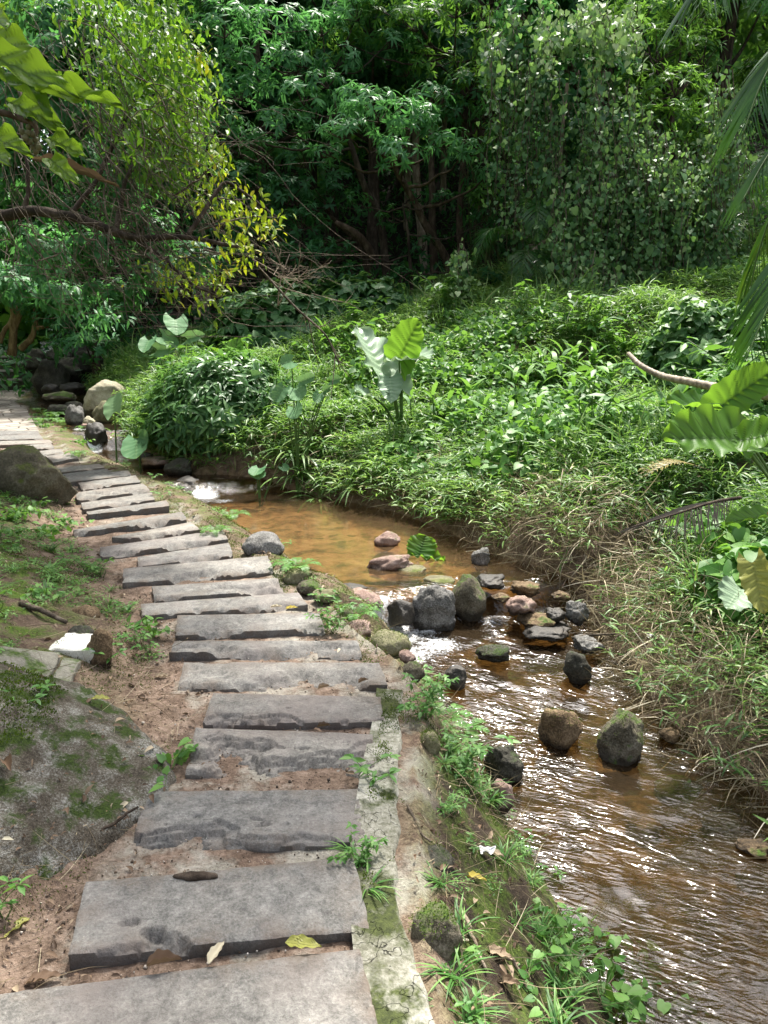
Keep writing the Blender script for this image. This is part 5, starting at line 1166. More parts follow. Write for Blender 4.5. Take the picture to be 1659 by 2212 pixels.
def taro(label, root_px, Yr, spec, m=M_TARO, group=None, shape='round', stemr=.009, name='taro_plant'):
    r = PX(*root_px, Yr); r[2] = gz(r[0], r[1])
    lv = []
    for bx, by, tx, ty, dY, w, tint in spec:
        b = PX(bx, by, Yr); t_ = PX(tx, ty, Yr + dY); d = nrm(t_ - b)
        lv.append((b, t_, (rng.normal(0, .3), -.95, .3) if abs(d[1]) < .9 else (0, -.3, 1), m, dict(width=w, lobe=.34, tint=tint, shape=shape, notch=.01, wave=.02, nu=15, nv=24, nlat=6)))
    stalked(name, label, r, lv, stemr=stemr, group=group)
taro('taro group with pale blue-green leaves left of the giant plant', (640, 905), 9.3, [(612, 838, 592, 866, -.1, .85, .5), (640, 838, 650, 862, -.2, .95, .6), (648, 825, 680, 812, -.1, .6, .6), (636, 880, 640, 902, -.2, .95, .55), (690, 850, 680, 868, -.1, .9, .5), (630, 780, 607, 786, -.2, .8, .5), (715, 822, 735, 818, -.1, .8, .5), (700, 845, 712, 836, -.1, .8, .4)])
taro('small dark taro leaves in the bank shade beside the pool corner', (560, 1030), 8.9, [(560, 1012, 548, 1026, -.2, .9, .2), (553, 1020, 560, 1034, -.2, .9, .25), (610, 1008, 622, 1016, -.1, .8, .3)])
taro('single tall stalked leaf catching light beside the stream bend', (250, 968), 10.6, [(248, 890, 246, 852, .2, 1.15, .95)], M_TARO, shape='round', stemr=.012)
taro('low ribbed leaf hanging over the stream bend', (300, 960), 10.2, [(296, 948, 292, 988, -.35, .95, .3), (300, 944, 318, 950, -.2, .9, .25)], M_TARO)
taro('shaded giant leaves at the dark edge above the boulders', (360, 800), 13.2, [(378, 690, 382, 722, -.3, 1.0, .55), (322, 735, 310, 760, -.3, .8, .3), (350, 728, 385, 748, -.3, .55, .6), (340, 757, 380, 752, -.3, .55, .85), (405, 733, 440, 722, -.3, .5, .75), (345, 770, 332, 790, -.3, .8, .4), (330, 775, 310, 768, -.3, .7, .4)], M_TARO, shape='heart')
taro('backlit ribbed leaf rising behind the big grass mound', (505, 830), 11.2, [(500, 790, 514, 728, .2, .62, .9), (480, 770, 455, 752, -.1, .6, .7)], M_ALO, shape='heart')
taro('spear leaf pair left of the giant plant among grass', (560, 840), 10.2, [(556, 805, 548, 782, .1, .5, .6), (540, 815, 562, 808, -.2, .6, .5)], M_TARO, shape='heart')
# near giant leaves at the photo's edge
Yn = 3.9; rn = PX(1830, 1150, Yn); rn[2] = gz(rn[0], rn[1])
stalked('giant_taro', 'nearest giant-leaved plant with glowing wavy leaves at the photo edge', rn, [
    (PX(1600, 948, Yn), PX(1440, 940, Yn - .25), (-.05, -.75, .75), M_ALO, dict(width=.62, lobe=.30, tint=.7, wave=.045, nu=27, nv=60, notch=.06)),
    (PX(1555, 884, Yn + .3), PX(1438, 874, Yn + .1), (.1, -.35, 1), M_ALO, dict(width=.5, lobe=.3, tint=.35, wave=.03, droop=-.03)),
    (PX(1560, 875, Yn + .2), PX(1690, 785, Yn + .1), (-.3, -.9, .5), M_ALO, dict(width=.62, lobe=.3, tint=.6, wave=.03, nu=27, nv=60)),
    (PX(1600, 952, Yn - .1), PX(1720, 925, Yn - .3), (0, -.8, .7), M_ALO, dict(width=.75, lobe=.3, tint=.85, wave=.05)),
    (PX(1660, 1115, Yn - .2), PX(1570, 1125, Yn - .35), (0, -.2, 1), M_ALO, dict(width=.4, lobe=.2, tint=.7)),
], stemr=.009)
o = PX(1652, 1250, 3.7); lf = MB(); big_leaf(lf, PX(1625, 1215, 3.75), PX(1652, 1325, 3.6), (-.5, -.8, .4), width=.55, lobe=.25, wave=.04, tint=.4)
tag(lf.build('withered_leaf', M_OLDLEAF, None, loc=o), 'yellowing spotted giant leaf hanging on the grassy bank at the photo edge', 'leaf')
o = PX(1585, 1290, 3.9); lf = MB(); big_leaf(lf, PX(1600, 1272, 3.95), PX(1572, 1312, 3.8), (0, -.6, .8), width=1.0, lobe=.25, wave=.05, tint=.7)
tag(lf.build('pale_leaf', M_ALOP, None, loc=o), 'pale grey-green leaf lying on the straw of the bank', 'leaf')
# big leaf fallen into the pool
o = on_plane(912, 1192, 0.02); lf = MB()
big_leaf(lf, on_plane(905, 1200, .03), on_plane(912, 1200, .03) + np.array([.03, .10, .15]), (-.15, -1, .3), width=1.3, lobe=.2, wave=.07, tint=.6, shape='round')
big_leaf(lf, on_plane(890, 1198, .02), on_plane(962, 1206, .02), (0, -.4, 1), width=.42, lobe=.1, wave=.08, tint=.5)
tag(lf.build('fallen_leaf', M_ALO, None, loc=o), 'big green crumpled leaf fallen upright in the pool', 'leaf')

# ringed stem, dead frond, bare twigs, lone vine
def ringed():
    P = smooth_line([PX(1358, 765, 6.9), PX(1385, 790, 6.7), PX(1430, 812, 6.5), PX(1490, 825, 6.2), PX(1565, 840, 5.9), PX(1700, 860, 5.5)], 160)
    rr = np.linspace(.020, .038, 160); k = (np.arange(160) % 8); rr = rr * (1 + .12 * (k == 0)); mb = MB(); tube(mb, P, rr, 10, np.where(k[:, None] == 0, .1, .6).repeat(10, 1).ravel() if False else .5); o = P[80]
    m, nt = new_mat('ringed_stem'); g = G(nt); n = g.noise(30, 4, g.pos())
    g.out(g.pbr(g.ramp(n, [(.3, (.10, .075, .05)), (.5, (.26, .21, .15)), (.7, (.42, .36, .28))]), .7, g.bump(n, .4, .005)))
    tag(mb.build('palm_stem', m, None, loc=o), 'bare ringed palm stem arching out from behind the giant leaves', 'palm stem')
ringed()
mb, ra = MB(), MB(); fP = [PX(1600, 1075, 4.5), PX(1540, 1085, 4.4), PX(1460, 1110, 4.2), PX(1360, 1140, 4.0)]
fo = PX(1500, 1090, 4.3); dt = thing('dead_frond', 'blackened dead palm frond hanging over the grassy bank', 'palm frond', fo)
frond_mesh(fP, .42, 52, .35, .02, .4, mb, ra, rr=.012, ang=42, hang=.25)
mb.build('leaflets', ML['deadpalm'], dt, loc=fo); ra.build('rachis', MB_DARK, dt, loc=fo)
def twigs(name, label, base, dirs, n=4, m=MB_TWIG, r0=.012, depth=3, L0=.5, cat='branch', seed=3):
    q = np.random.default_rng(seed); mb = MB()
    def grow(p, d, L, r, k):
        e = p + d * L; mid = (p + e) / 2 + q.normal(0, .06, 3) * L; ln = smooth_line([p, mid, e], 6); tube(mb, ln, [r, r * .6], 5, .5, cap=False)
        if k:
            for _ in range(n):
                f = q.uniform(.35, 1); a = p + (e - p) * f; dd = nrm(d + q.normal(0, .55, 3)); grow(a, dd, L * q.uniform(.4, .7), r * .55, k - 1)
    for d, L in dirs: grow(np.asarray(base, float), nrm(np.asarray(d, float)), L, r0, depth)
    return tag(mb.build(name, m, None, loc=base), label, cat)
twigs('bare_branch', 'leafless pale twiggy branch arching over the meadow from the tangle', PX(545, 560, 7.2), [((.75, .1, -.42), .7), ((.35, .0, -.25), .45)], 4, MB_PALE, .006, 2, seed=8)
twigs('bare_branch', 'upright spray of leafless twigs before the dark grove', PX(600, 660, 7.6), [((.25, .1, 1), .5), ((.6, .1, .7), .45)], 4, MB_PALE, .007, 2, seed=5)
def arcline(label, pts, r=.012, m=MB_TWIG, name='bare_branch', cat='branch'):
    P = smooth_line(pts, 24); mb = MB(); tube(mb, jit(P, .02, 41), [r, r * .4], 5, .5)
    for k in range(7):
        i = rng.integers(6, 22); d = nrm(P[i] - P[i - 2]) + rng.normal(0, .5, 3); tube(mb, smooth_line([P[i], P[i] + d * .12, P[i] + d * .25 + np.array([0, 0, .04])], 5), [r * .5, r * .2], 4, .5, cap=False)
    tag(mb.build(name, m, None, loc=P[0]), label, cat)
arcline('long thin branch drooping across the meadow toward the taro leaves', [PX(570, 590, 7.2), PX(640, 665, 7.1), PX(700, 720, 7.0), PX(725, 770, 7.0), PX(735, 800, 7.0)])
curtain('lone upright vine column with heart leaves at the meadow edge', [(1000, 545, 10, 20)], 14.0, ML['vine'], 9, .12, (.7, 1.3), .75, .2, 34, name='vine_column')
# ------------------------------------------------------------------ overhanging growth on the path's left
def leafy(mb, C, n, s, L, tpl, tint, tj=.25, dn=.7):
    P = np.asarray(C)[rng.integers(0, len(C), n)] + rng.normal(0, 1, (n, 3)) * np.asarray(s)
    D = rng.normal(0, .6, (n, 3)) + np.array([0.1, -.15, -dn]); U = rng.normal(0, .4, (n, 3)) + np.array([.1, -.4, .9])
    scatter(mb, tpl, P, D, U, L * rng.uniform(.6, 1.3, n), np.clip(tint + rng.normal(0, tj, n), 0, 1))
def overhang():
    base = np.array([-5.2, 6.9, 0.0]); base[2] = gz(base[0], base[1])
    t = thing('overhanging_tree', 'old tree on the slope with a thick horizontal bough over the path', 'tree', base)
    mb = MB(); tr = smooth_line([base - np.array([0, 0, .3]), base + np.array([.1, 0, 1.5]), base + np.array([.3, .1, 3.2]), base + np.array([.1, .3, 5.5])], 24)
    tube(mb, jit(tr, .12, 9), [.26, .2, .15, .08], 10, .5, .15)
    bough = smooth_line([base + np.array([.2, .1, 2.35]), PX(-60, 452, 6.5), PX(60, 455, 6.3), PX(140, 468, 6.2), PX(230, 500, 6.1), PX(300, 520, 6.0), PX(400, 515, 5.9), PX(520, 535, 5.8)], 40)
    tube(mb, jit(bough, .05, 19), [.06, .046, .038, .032, .022, .01], 9, .5, .15)
    for pts in ([PX(55, 455, 6.3), PX(58, 400, 6.3), PX(50, 300, 6.4), PX(40, 100, 6.8)], [PX(250, 505, 6.1), PX(262, 420, 6.2), PX(300, 300, 6.4), PX(360, 120, 6.8)], [PX(150, 470, 6.2), PX(210, 380, 6.4), PX(300, 200, 6.8), PX(330, 60, 7.0)], [PX(400, 515, 5.9), PX(450, 440, 6.0), PX(500, 400, 6.1), PX(600, 470, 6.1)], [PX(300, 520, 6.0), PX(380, 590, 5.9), PX(470, 640, 5.8)]):
        tube(mb, jit(smooth_line(pts, 20), .06, int(pts[0][0] * -70)), [.022, .015, .007], 6, .5, .1)
    mb.build('trunk', MB_DARK, t, loc=base)
    lf = MB()
    for px, py, rx, ry, Y, n, tint in [(380, 90, 60, 60, 7.0, 420, .45), (330, 180, 70, 60, 6.8, 480, .4), (400, 200, 50, 60, 6.8, 360, .55), (360, 290, 60, 50, 6.6, 380, .5), (300, 60, 60, 50, 7.2, 340, .3), (410, 300, 40, 40, 6.6, 220, .6), (290, 280, 60, 70, 6.8, 260, .25), (220, 60, 60, 50, 7.2, 300, .2), (240, 190, 60, 60, 7.0, 240, .2), (350, 370, 60, 40, 6.4, 240, .35)]:
        s = mpp(Y); leafy(lf, [PX(px, py, Y)], int(n * 1.5), (rx * s * .5, .4, ry * s * .5), .074, L8, tint + .06)
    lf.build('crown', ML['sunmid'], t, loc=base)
overhang()
def sprays(label, spots, Y, n, L, tint, m, lines, name='leafy_spray', tj=.22, cat='branch', tpl=L8):
    lf, mb = MB(), MB(); o = PX(spots[0][0], spots[0][1], Y)
    t = thing(name, label, cat, o)
    for pts in lines: tube(mb, jit(smooth_line([PX(*p) for p in pts], 16), .05, int(pts[0][0])), [.009, .003], 5, .5, cap=False)
    for px, py, rx, ry in spots:
        s = mpp(Y); C = PX(px, py, Y) + rng.normal(0, 1, (8, 3)) * np.array([rx * s * .5, .12, ry * s * .5]); leafy(lf, C, n, (.05, .05, .045), L, tpl, tint, tj)
    mb.build('twigs', MB_TWIG, t, loc=o); lf.build('foliage', m, t, loc=o)
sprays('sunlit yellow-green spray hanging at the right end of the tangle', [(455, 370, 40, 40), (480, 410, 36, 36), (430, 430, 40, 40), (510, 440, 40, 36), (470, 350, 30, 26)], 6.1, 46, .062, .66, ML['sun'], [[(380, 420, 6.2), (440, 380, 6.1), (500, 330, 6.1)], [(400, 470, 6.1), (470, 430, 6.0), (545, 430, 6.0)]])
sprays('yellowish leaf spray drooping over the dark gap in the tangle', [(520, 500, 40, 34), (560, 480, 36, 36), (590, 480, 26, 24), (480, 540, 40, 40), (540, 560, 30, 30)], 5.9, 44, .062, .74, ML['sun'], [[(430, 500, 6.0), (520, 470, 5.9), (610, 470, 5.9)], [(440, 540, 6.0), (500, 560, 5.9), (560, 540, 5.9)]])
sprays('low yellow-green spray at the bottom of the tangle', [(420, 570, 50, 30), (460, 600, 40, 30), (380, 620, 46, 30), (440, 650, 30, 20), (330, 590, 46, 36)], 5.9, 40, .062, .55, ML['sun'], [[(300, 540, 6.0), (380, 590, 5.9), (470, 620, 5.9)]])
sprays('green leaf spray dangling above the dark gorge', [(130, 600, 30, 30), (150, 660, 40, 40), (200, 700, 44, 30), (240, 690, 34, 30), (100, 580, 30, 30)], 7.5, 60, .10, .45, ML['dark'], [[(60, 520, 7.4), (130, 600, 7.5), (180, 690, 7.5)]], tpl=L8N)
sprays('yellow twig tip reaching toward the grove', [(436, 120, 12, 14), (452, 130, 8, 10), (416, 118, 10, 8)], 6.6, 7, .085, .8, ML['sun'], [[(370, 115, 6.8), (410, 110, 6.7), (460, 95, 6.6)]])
def vine_tangle(label, n, box, Y, r=(.0015, .005), seed=1, lenr=(1.2, 3.0), slope=.55):
    q = np.random.default_rng(seed); mb = MB()
    for k in range(n):
        a = PX(q.uniform(box[0], box[2]), q.uniform(box[1], box[3]), Y + q.uniform(-.6, .6)); m = 14
        L = q.uniform(*lenr); d = np.array([q.normal(slope, .5), q.normal(-.05, .15), q.normal(-1, .35)]); d = d / np.linalg.norm(d)
        w_ = q.normal(0, .05, (m, 3)).cumsum(0); w_ -= w_[0]
        P = a + d * np.linspace(0, L, m)[:, None] + w_; P[:, 0] += .25 * np.linspace(0, 1, m) ** 2 * q.normal(.3, .8); P[:, 2] += .18 * np.linspace(0, 1, m) ** 2 * q.uniform(-.5, 1.6)
        P[:, 2] = np.maximum(P[:, 2], 1.75 + q.uniform(0, .6)) if Y < 7 else P[:, 2]
        tube(mb, smooth_line(P, 22), [q.uniform(*r), r[0] * .6], 4, .5, cap=False)
    o = PX((box[0] + box[2]) / 2, (box[1] + box[3]) / 2, Y)
    o2 = mb.build('vine_tangle', MB_TWIG, None, loc=o); tag(o2, label, 'vine')
vine_tangle('tangle of thin brown lianas hanging over the horizontal bough', 110, (-60, 0, 260, 420), 6.3, seed=21)
vine_tangle('loose lianas sweeping down from the sunny crown to the yellow sprays', 60, (200, 200, 430, 470), 6.2, seed=22, lenr=(.5, 1.15), slope=.5)
vine_tangle('bare curling lianas dangling below the bough over the gorge', 44, (0, 440, 420, 560), 5.9, seed=23, lenr=(.5, 1.1), slope=.5)
# dark foliage layer deeper in the tangle
def deep_thicket():
    o = np.array([-4.6, 9.6, 0.0]); o[2] = gz(o[0], o[1])
    t = thing('thicket', 'dim leafy thicket on the slope behind the hanging lianas', 'shrub', o); lf, mb = MB(), MB()
    for px, py, rx, ry, Y in [(120, 120, 80, 60, 8.0), (200, 60, 80, 60, 8.0), (60, 200, 70, 70, 8.0), (150, 250, 80, 60, 8.2), (240, 150, 70, 70, 8.2), (60, 380, 90, 90, 9.0), (160, 330, 90, 90, 9.2), (260, 400, 90, 80, 9.4), (90, 540, 90, 60, 9.3), (220, 540, 90, 60, 9.5), (330, 500, 80, 70, 9.6), (60, 200, 90, 90, 9.0), (180, 180, 90, 90, 9.2), (300, 320, 80, 80, 9.4), (120, 60, 100, 70, 9.0), (250, 80, 80, 80, 9.2), (340, 590, 80, 50, 9.6), (420, 560, 60, 50, 9.6), (250, 630, 80, 40, 9.8), (140, 640, 70, 40, 9.8), (20, 300, 60, 80, 8.8), (30, 620, 60, 40, 10)]:
        s = mpp(Y); c = PX(px, py, Y); r = np.array([rx * s * .85, .5, ry * s * .85])
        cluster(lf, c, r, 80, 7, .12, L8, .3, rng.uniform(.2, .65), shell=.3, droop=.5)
        tube(mb, jit(smooth_line([c + np.array([-.5, .3, -.1]), c + np.array([-.1, .1, .1]), c + np.array([.4, 0, -.2])], 12), .15, int(px)), [.02, .006], 5, .5)
    mb.build('stems', MB_DARK, t, loc=o); lf.build('foliage', ML['dark'], t, loc=o)
deep_thicket()
def twisted():
    b = PX(40, 770, 17.0); b[2] = gz(b[0], b[1]) if gz(b[0], b[1]) < b[2] else b[2]; t = thing('twisted_tree', 'small twisted tree with pale bent limbs beside the stair', 'tree', b); mb = MB()
    for pts, r in (([(26, 768), (30, 720), (32, 670), (20, 640), (10, 600)], .10), ([(30, 720), (45, 668), (60, 650), (64, 640)], .06), ([(45, 755), (66, 733), (76, 712), (77, 665)], .08), ([(76, 712), (90, 708), (105, 704)], .05), ([(0, 740), (8, 710), (22, 690), (30, 660)], .06)):
        tube(mb, jit(smooth_line([PX(*p, 17.0) for p in pts], 16), .06, pts[0][0] + 3), [r, r * .6], 7, .5, .15)
    mb.build('trunk', bark('ochre_bark', [(.3, (.05, .034, .015)), (.5, (.17, .12, .055)), (.7, (.32, .25, .13))]), t, loc=b)
    lf = MB()
    for px, py in [(20, 590), (70, 620), (110, 640), (40, 640), (90, 590)]: cluster(lf, PX(px, py, 16.6), (.5, .5, .35), 50, 7, .16, L8N, .5, .35)
    lf.build('crown', ML['dark'], t, loc=b)
twisted()
# near lobed leaves at the upper photo edge with a fig cluster
def near_branch():
    Y = 2.3; o = PX(-120, 260, Y + .1)
    t = thing('leafy_branch', 'near branch with big glowing lobed leaves and a bunch of green fruit', 'branch', o)
    mb = MB(); tube(mb, smooth_line([o + np.array([-.5, .1, .1]), o, PX(-20, 240, Y), PX(70, 268, Y - .03), PX(75, 300, Y - .03)], 20), [.014, .010, .005], 7, .5); mb.build('stem', MB_BARK, t, loc=o)
    for b, tp, nv, w, ti in [((-40, 70), (86, 127), (-.25, -.75, .7), .42, .65), ((-30, 118), (165, 200), (-.3, -.8, .6), .34, .75), ((60, 196), (257, 215), (-.2, -.85, .6), .28, .6), ((-30, 150), (115, 235), (.5, -.5, .8), .28, .12), ((22, 222), (140, 275), (-.3, -.8, .6), .36, .3), ((-40, 290), (62, 325), (-.2, -.8, .6), .45, .65), ((105, 300), (182, 333), (-.2, -.8, .6), .34, .55), ((110, 345), (168, 395), (-.3, -.8, .6), .34, .6), ((-30, 320), (18, 352), (-.2, -.8, .6), .5, .6), ((-20, 26), (10, 58), (-.2, -.8, .6), .5, .6)]:
        lf = MB(); dY = rng.uniform(-.12, .12); big_leaf(lf, PX(*b, Y + dY), PX(*tp, Y + dY - .12), nv, width=w * .8, lobe=.05, wave=.06, cup=.10, droop=.05, nlat=5, shape='long', tint=ti, nu=17, nv=44, ph=rng.random() * 6, notch=.10)
        lf.build('leaf', M_NEARLEAF, t, loc=o)
    M_FIG = rock_material('green_fruit', [(.3, (.05, .045, .02)), (.6, (.13, .13, .06)), (.8, (.22, .22, .11))], 0, 40, .3, rough=.6, bd=.002)
    for px, py in [(62, 275), (48, 285), (55, 298), (70, 290), (64, 306), (76, 302), (72, 318), (80, 312), (84, 318), (77, 327), (60, 288)]:
        V, Fc = ICO[2]; f = MB(); f.add(V * .0085 * np.array([1, 1, 1.1]) + PX(px, py, Y - .05 + rng.uniform(-.02, .02)), [Fc]); f.build('fruit', M_FIG, t, loc=o)
near_branch()
# dried long leaf lying in the tangle
lf = MB(); big_leaf(lf, PX(70, 345, 5.2), PX(255, 395, 5.1), (-.1, -.8, .6), width=.07, lobe=0, shape='long', wave=.02, tint=.15); o = PX(160, 365, 5.2)
tag(lf.build('dried_leaf', ML['dry'], None, loc=o), 'long curled brown leaf caught in the lianas', 'leaf')

# ------------------------------------------------------------------ near feather palm on the right
pc = PX(2010, 200, 4.6); pb = np.array([pc[0], pc[1], gz(pc[0], pc[1])])
def F_(*pts): return [PX(*p) for p in pts]
palm('feather_palm', 'near feather palm whose long fronds arch into the picture', pb, pc - np.array([0, 0, .3]), [
    F_((2010, 120, 4.6), (1830, -160, 4.5), (1640, -150, 4.4), (1550, -90, 4.3), (1515, -10, 4.3)),
    F_((1980, 150, 4.6), (1820, 0, 4.4), (1720, 60, 4.2), (1650, 170, 4.1), (1605, 290, 4.0)),
    F_((1980, 180, 4.6), (1870, 140, 4.5), (1760, 220, 4.4), (1670, 320, 4.3), (1600, 440, 4.2)),
    F_((1980, 220, 4.6), (1820, 300, 4.7), (1700, 400, 4.8), (1640, 540, 4.8), (1615, 660, 4.8)),
    F_((1980, 220, 4.6), (1850, 380, 4.4), (1740, 500, 4.2), (1670, 640, 4.1), (1610, 780, 4.0)),
    F_((1980, 160, 4.6), (1900, -200, 4.2), (1800, -200, 3.8), (1740, -60, 3.5)),
    F_((1980, 160, 4.6), (2200, -100, 4.6), (2400, 50, 4.6), (2500, 300, 4.6)),
    F_((1980, 160, 4.6), (2050, -100, 5.4), (2080, -50, 6.2), (2080, 200, 6.8)),
], .62, ML['palm'], .07, 54, .034, .45, .55, tints=[.3, .35, .4, .62, .25, .3, .4, .4])

# ------------------------------------------------------------------ weeds by the path
def weed_proto(kind):
    lf, st = MB(), MB(); t = bpy.data.objects.new('weed', None); COL.objects.link(t); t.empty_display_size = .05
    if kind == 0:      # broad-leaved seedling
        for k in range(4):
            P = smooth_line([(rng.normal(0, .01), rng.normal(0, .01), -.01), (rng.normal(0, .03), rng.normal(0, .03), .06), (rng.normal(0, .07), rng.normal(0, .07), rng.uniform(.08, .15))], 8); tube(st, P, [.003, .0015], 4, .5)
            rosettes(lf, P[-1:], np.array([[0, 0, 1.0]]), 5, .055, L8, (60, 95), .2, .55)
            rosettes(lf, P[4:5], np.array([[0, 0, 1.0]]), 3, .045, L8, (60, 95), .2, .4)
    elif kind == 1:    # grass tuft
        n = 34; a = rng.random(n) * 6.28; D = np.stack([np.cos(a) * .6, np.sin(a) * .6, rng.uniform(.5, 1.3, n)], -1)
        scatter(lf, tpl_blade(.05, 1.2, 5, .2), rng.normal(0, .02, (n, 3)) * np.array([1, 1, 0]), D, np.tile([0, 0, 1.0], (n, 1)), rng.uniform(.10, .24, n), rng.random(n)); tube(st, [(0, 0, -.02), (0, 0, .03)], .004, 4)
    elif kind == 2:    # fern
        for k in range(7):
            a = k * .9 + rng.random() * .4; d = np.array([math.cos(a), math.sin(a), 0]); ra = MB()
            frond_mesh([np.zeros(3), d * .09 + np.array([0, 0, .10]), d * .19 + np.array([0, 0, .12]), d * .28 + np.array([0, 0, .06])], .07, 16, .4, .28, .55, lf, st, rr=.0025, ang=75)
    elif kind == 3:    # bushy nettle-like weed
        for k in range(6):
            P = smooth_line([(0, 0, -.01), (rng.normal(0, .06), rng.normal(0, .06), .13), (rng.normal(0, .13), rng.normal(0, .13), rng.uniform(.2, .34))], 10); tube(st, P, [.004, .002], 5, .5)
            rosettes(lf, P[[4, 6, 8, 9]], np.tile([0, 0, 1.0], (4, 1)), 5, .075, L8, (60, 100), .3, .5)
    elif kind == 4:    # heart-leaved creeper
        for k in range(7):
            a = rng.random() * 6.28; P = smooth_line([(0, 0, 0), (math.cos(a) * .1, math.sin(a) * .1, .06), (math.cos(a) * .24, math.sin(a) * .24, .05)], 9); tube(st, P, [.003, .0015], 4, .5)
            m = 6; i = rng.integers(2, 9, m); scatter(lf, LH, P[i] + rng.normal(0, .02, (m, 3)), rng.normal(0, .7, (m, 3)), rng.normal(0, .3, (m, 3)) + np.array([0, -.2, 1]), rng.uniform(.035, .075, m), rng.uniform(.3, .9, m))
    else:              # tiny ground weed mat
        n = 90; r = rng.random(n) ** .6 * .13; a = rng.random(n) * 6.28; P = np.stack([r * np.cos(a), r * np.sin(a), rng.uniform(.005, .05, n)], -1)
        scatter(lf, L8, P, rng.normal(0, 1, (n, 3)) * np.array([1, 1, .3]), np.tile([0, 0, 1.0], (n, 1)) + rng.normal(0, .3, (n, 3)), rng.uniform(.018, .042, n), rng.random(n))
        tube(st, [(0, 0, -.02), (0, 0, .02)], .003, 4)
    st.build('stems', MB_GREEN, t, loc=(0, 0, 0)); lf.build('leaves', ML['weed'], t, loc=(0, 0, 0)); return t
WP = [weed_proto(k) for k in range(6)]; wused = set()
def put_weed(kind, x, y, s, label, group=None, name=None, dz=0.0):
    if kind not in wused: o = WP[kind]; wused.add(kind)
    else:
        o = WP[kind].copy(); COL.objects.link(o)
        for ch in WP[kind].children:
            c = ch.copy(); COL.objects.link(c); c.parent = o
    o.location = (x, y, gz(x, y) + dz); o.scale = (s, s, s * rng.uniform(.85, 1.15)); o.rotation_euler = (0, 0, rng.random() * 6.28)
    o.name = name or ('fern' if kind == 2 else 'grass_tuft' if kind == 1 else 'weed'); tag(o, label, 'weed' if kind not in (1, 2) else ('fern' if kind == 2 else 'grass'), group)
def W(kind, px, py, s, label, group=None): p = on_ground(px, py); put_weed(kind, p[0], p[1], s, label, group)
W(3, 920, 1560, .5, 'bushy weed on the mossy verge above the rapids'); W(2, 960, 1570, .6, 'fern with drooping fronds beside the bushy weed'); W(2, 1000, 1590, .6, 'light green fern reaching over the rapids'); W(3, 935, 1520, .5, 'upper shoots of the bushy weed by the broad stone')
W(3, 1000, 1690, .5, 'leafy weed between the mossy verge and the dark speckled boulder'); W(0, 1030, 1640, 1.2, 'seedling with a large light leaf near the dark speckled boulder')
W(2, 640, 1245, .7, 'small bright fern growing by the pool rim stones'); W(0, 625, 1240, .8, 'little weed next to the bright fern by the rim stones'); W(0, 690, 1310, .7, 'weed tucked in a crevice of the rim stones'); W(3, 720, 1370, .45, 'small weed at the end of the chipped slabs'); W(0, 735, 1330, .7, 'weed dangling beside the little fall')
for k, (px, py, s) in enumerate([(1120, 2000, .8), (1180, 2060, 1.0), (1240, 2040, .8), (1230, 2110, 1.1), (1290, 2075, 1.0), (1330, 2120, 1.1), (1380, 2100, .9), (1390, 2170, 1.2), (1300, 2170, 1.1), (1220, 2180, 1.0), (1140, 2120, .8), (1180, 1990, .7), (1260, 1990, .7), (1330, 2200, 1.1), (1420, 2200, 1.0)]): W(4 if k % 3 else 1, px, py, s * (.62 if k % 3 else .6), 'creeper with rounded leaves spilling over the near bank into the stream', 'rounded-leaf creepers on the near bank')
W(0, 790, 1700, .8, 'young plant with a pale leaf at the corner of the grooved slab'); W(1, 765, 1850, .5, 'grass tuft in the joint above the broad bark slab'); W(3, 775, 1890, .32, 'weed rooted at the bark slab corner by the kerb'); W(1, 785, 1930, .6, 'fine grass along the broad slab edge')
W(0, 220, 1440, .7, 'leafy plant hanging under the rough brown rock'); W(0, 40, 1545, .7, 'seedling cluster between the concrete and the lichen rock'); W(0, 85, 1530, .7, 'round-leaved seedling beside the lichen rock'); W(0, 10, 1990, .7, 'dark green seedling at the photo edge beside the broad slab')
GW = 'weeds on the shaded slope left of the path'; GB = 'weeds on the bank between kerb and water'
for k in range(270):
    x_ = None; y_ = rng.uniform(2.3, 7.5); d = abs(rng.normal(.6, .55)) + .06; x_ = float(pathL(y_)) - d
    if (abs(x_ + 1.5) < .6 and abs(y_ - 2.5) < .5) or (abs(x_ + 1.35) < .3 and 2.95 < y_ < 3.6): continue
    kd = int(rng.choice([5, 5, 5, 5, 0, 4, 1])); put_weed(kd, x_, y_, rng.uniform(.4, .8), ['small broad-leaved seedling on the leafy slope', 'little grass tuft on the leafy slope', '', '', 'creeping weed on the leafy slope', 'low mat of tiny leaves on the leafy slope'][kd], GW)
nb = 0
while nb < 64:
    y_ = rng.uniform(1.35, 3.4); a, b = float(pathR(y_)) + KERB + .05, float(watL(y_)) + .04
    if b - a < .12: continue
    f = rng.random(); x_ = a + (b - a) * f; nb += 1
    kd = int(rng.choice([1, 1, 1, 5, 5, 0])) if y_ > 2.0 else int(rng.choice([1, 1, 4, 4, 0, 5]))
    put_weed(kd, x_, y_, rng.uniform(.32, .62), ['broad-leaved seedling on the weedy bank', 'tuft of grass on the weedy bank', '', 'leafy upright weed on the weedy bank', 'heart-leaved creeper on the weedy bank', 'low mat of small leaves on the weedy bank'][kd], GB)
for k in range(26):
    y_ = rng.uniform(3.4, 9.5); a, b = float(pathR(y_)) + .02, float(watL(y_)); x_ = rng.uniform(a, max(b, a + .1)); kd = int(rng.choice([5, 5, 2, 0])); put_weed(kd, x_, y_, rng.uniform(.4, .8), ['seedling on the mossy rim of the stream', '', 'little fern on the mossy rim of the stream', '', '', 'mat of tiny leaves on the mossy rim of the stream'][kd], 'plants on the mossy rim of the stream')
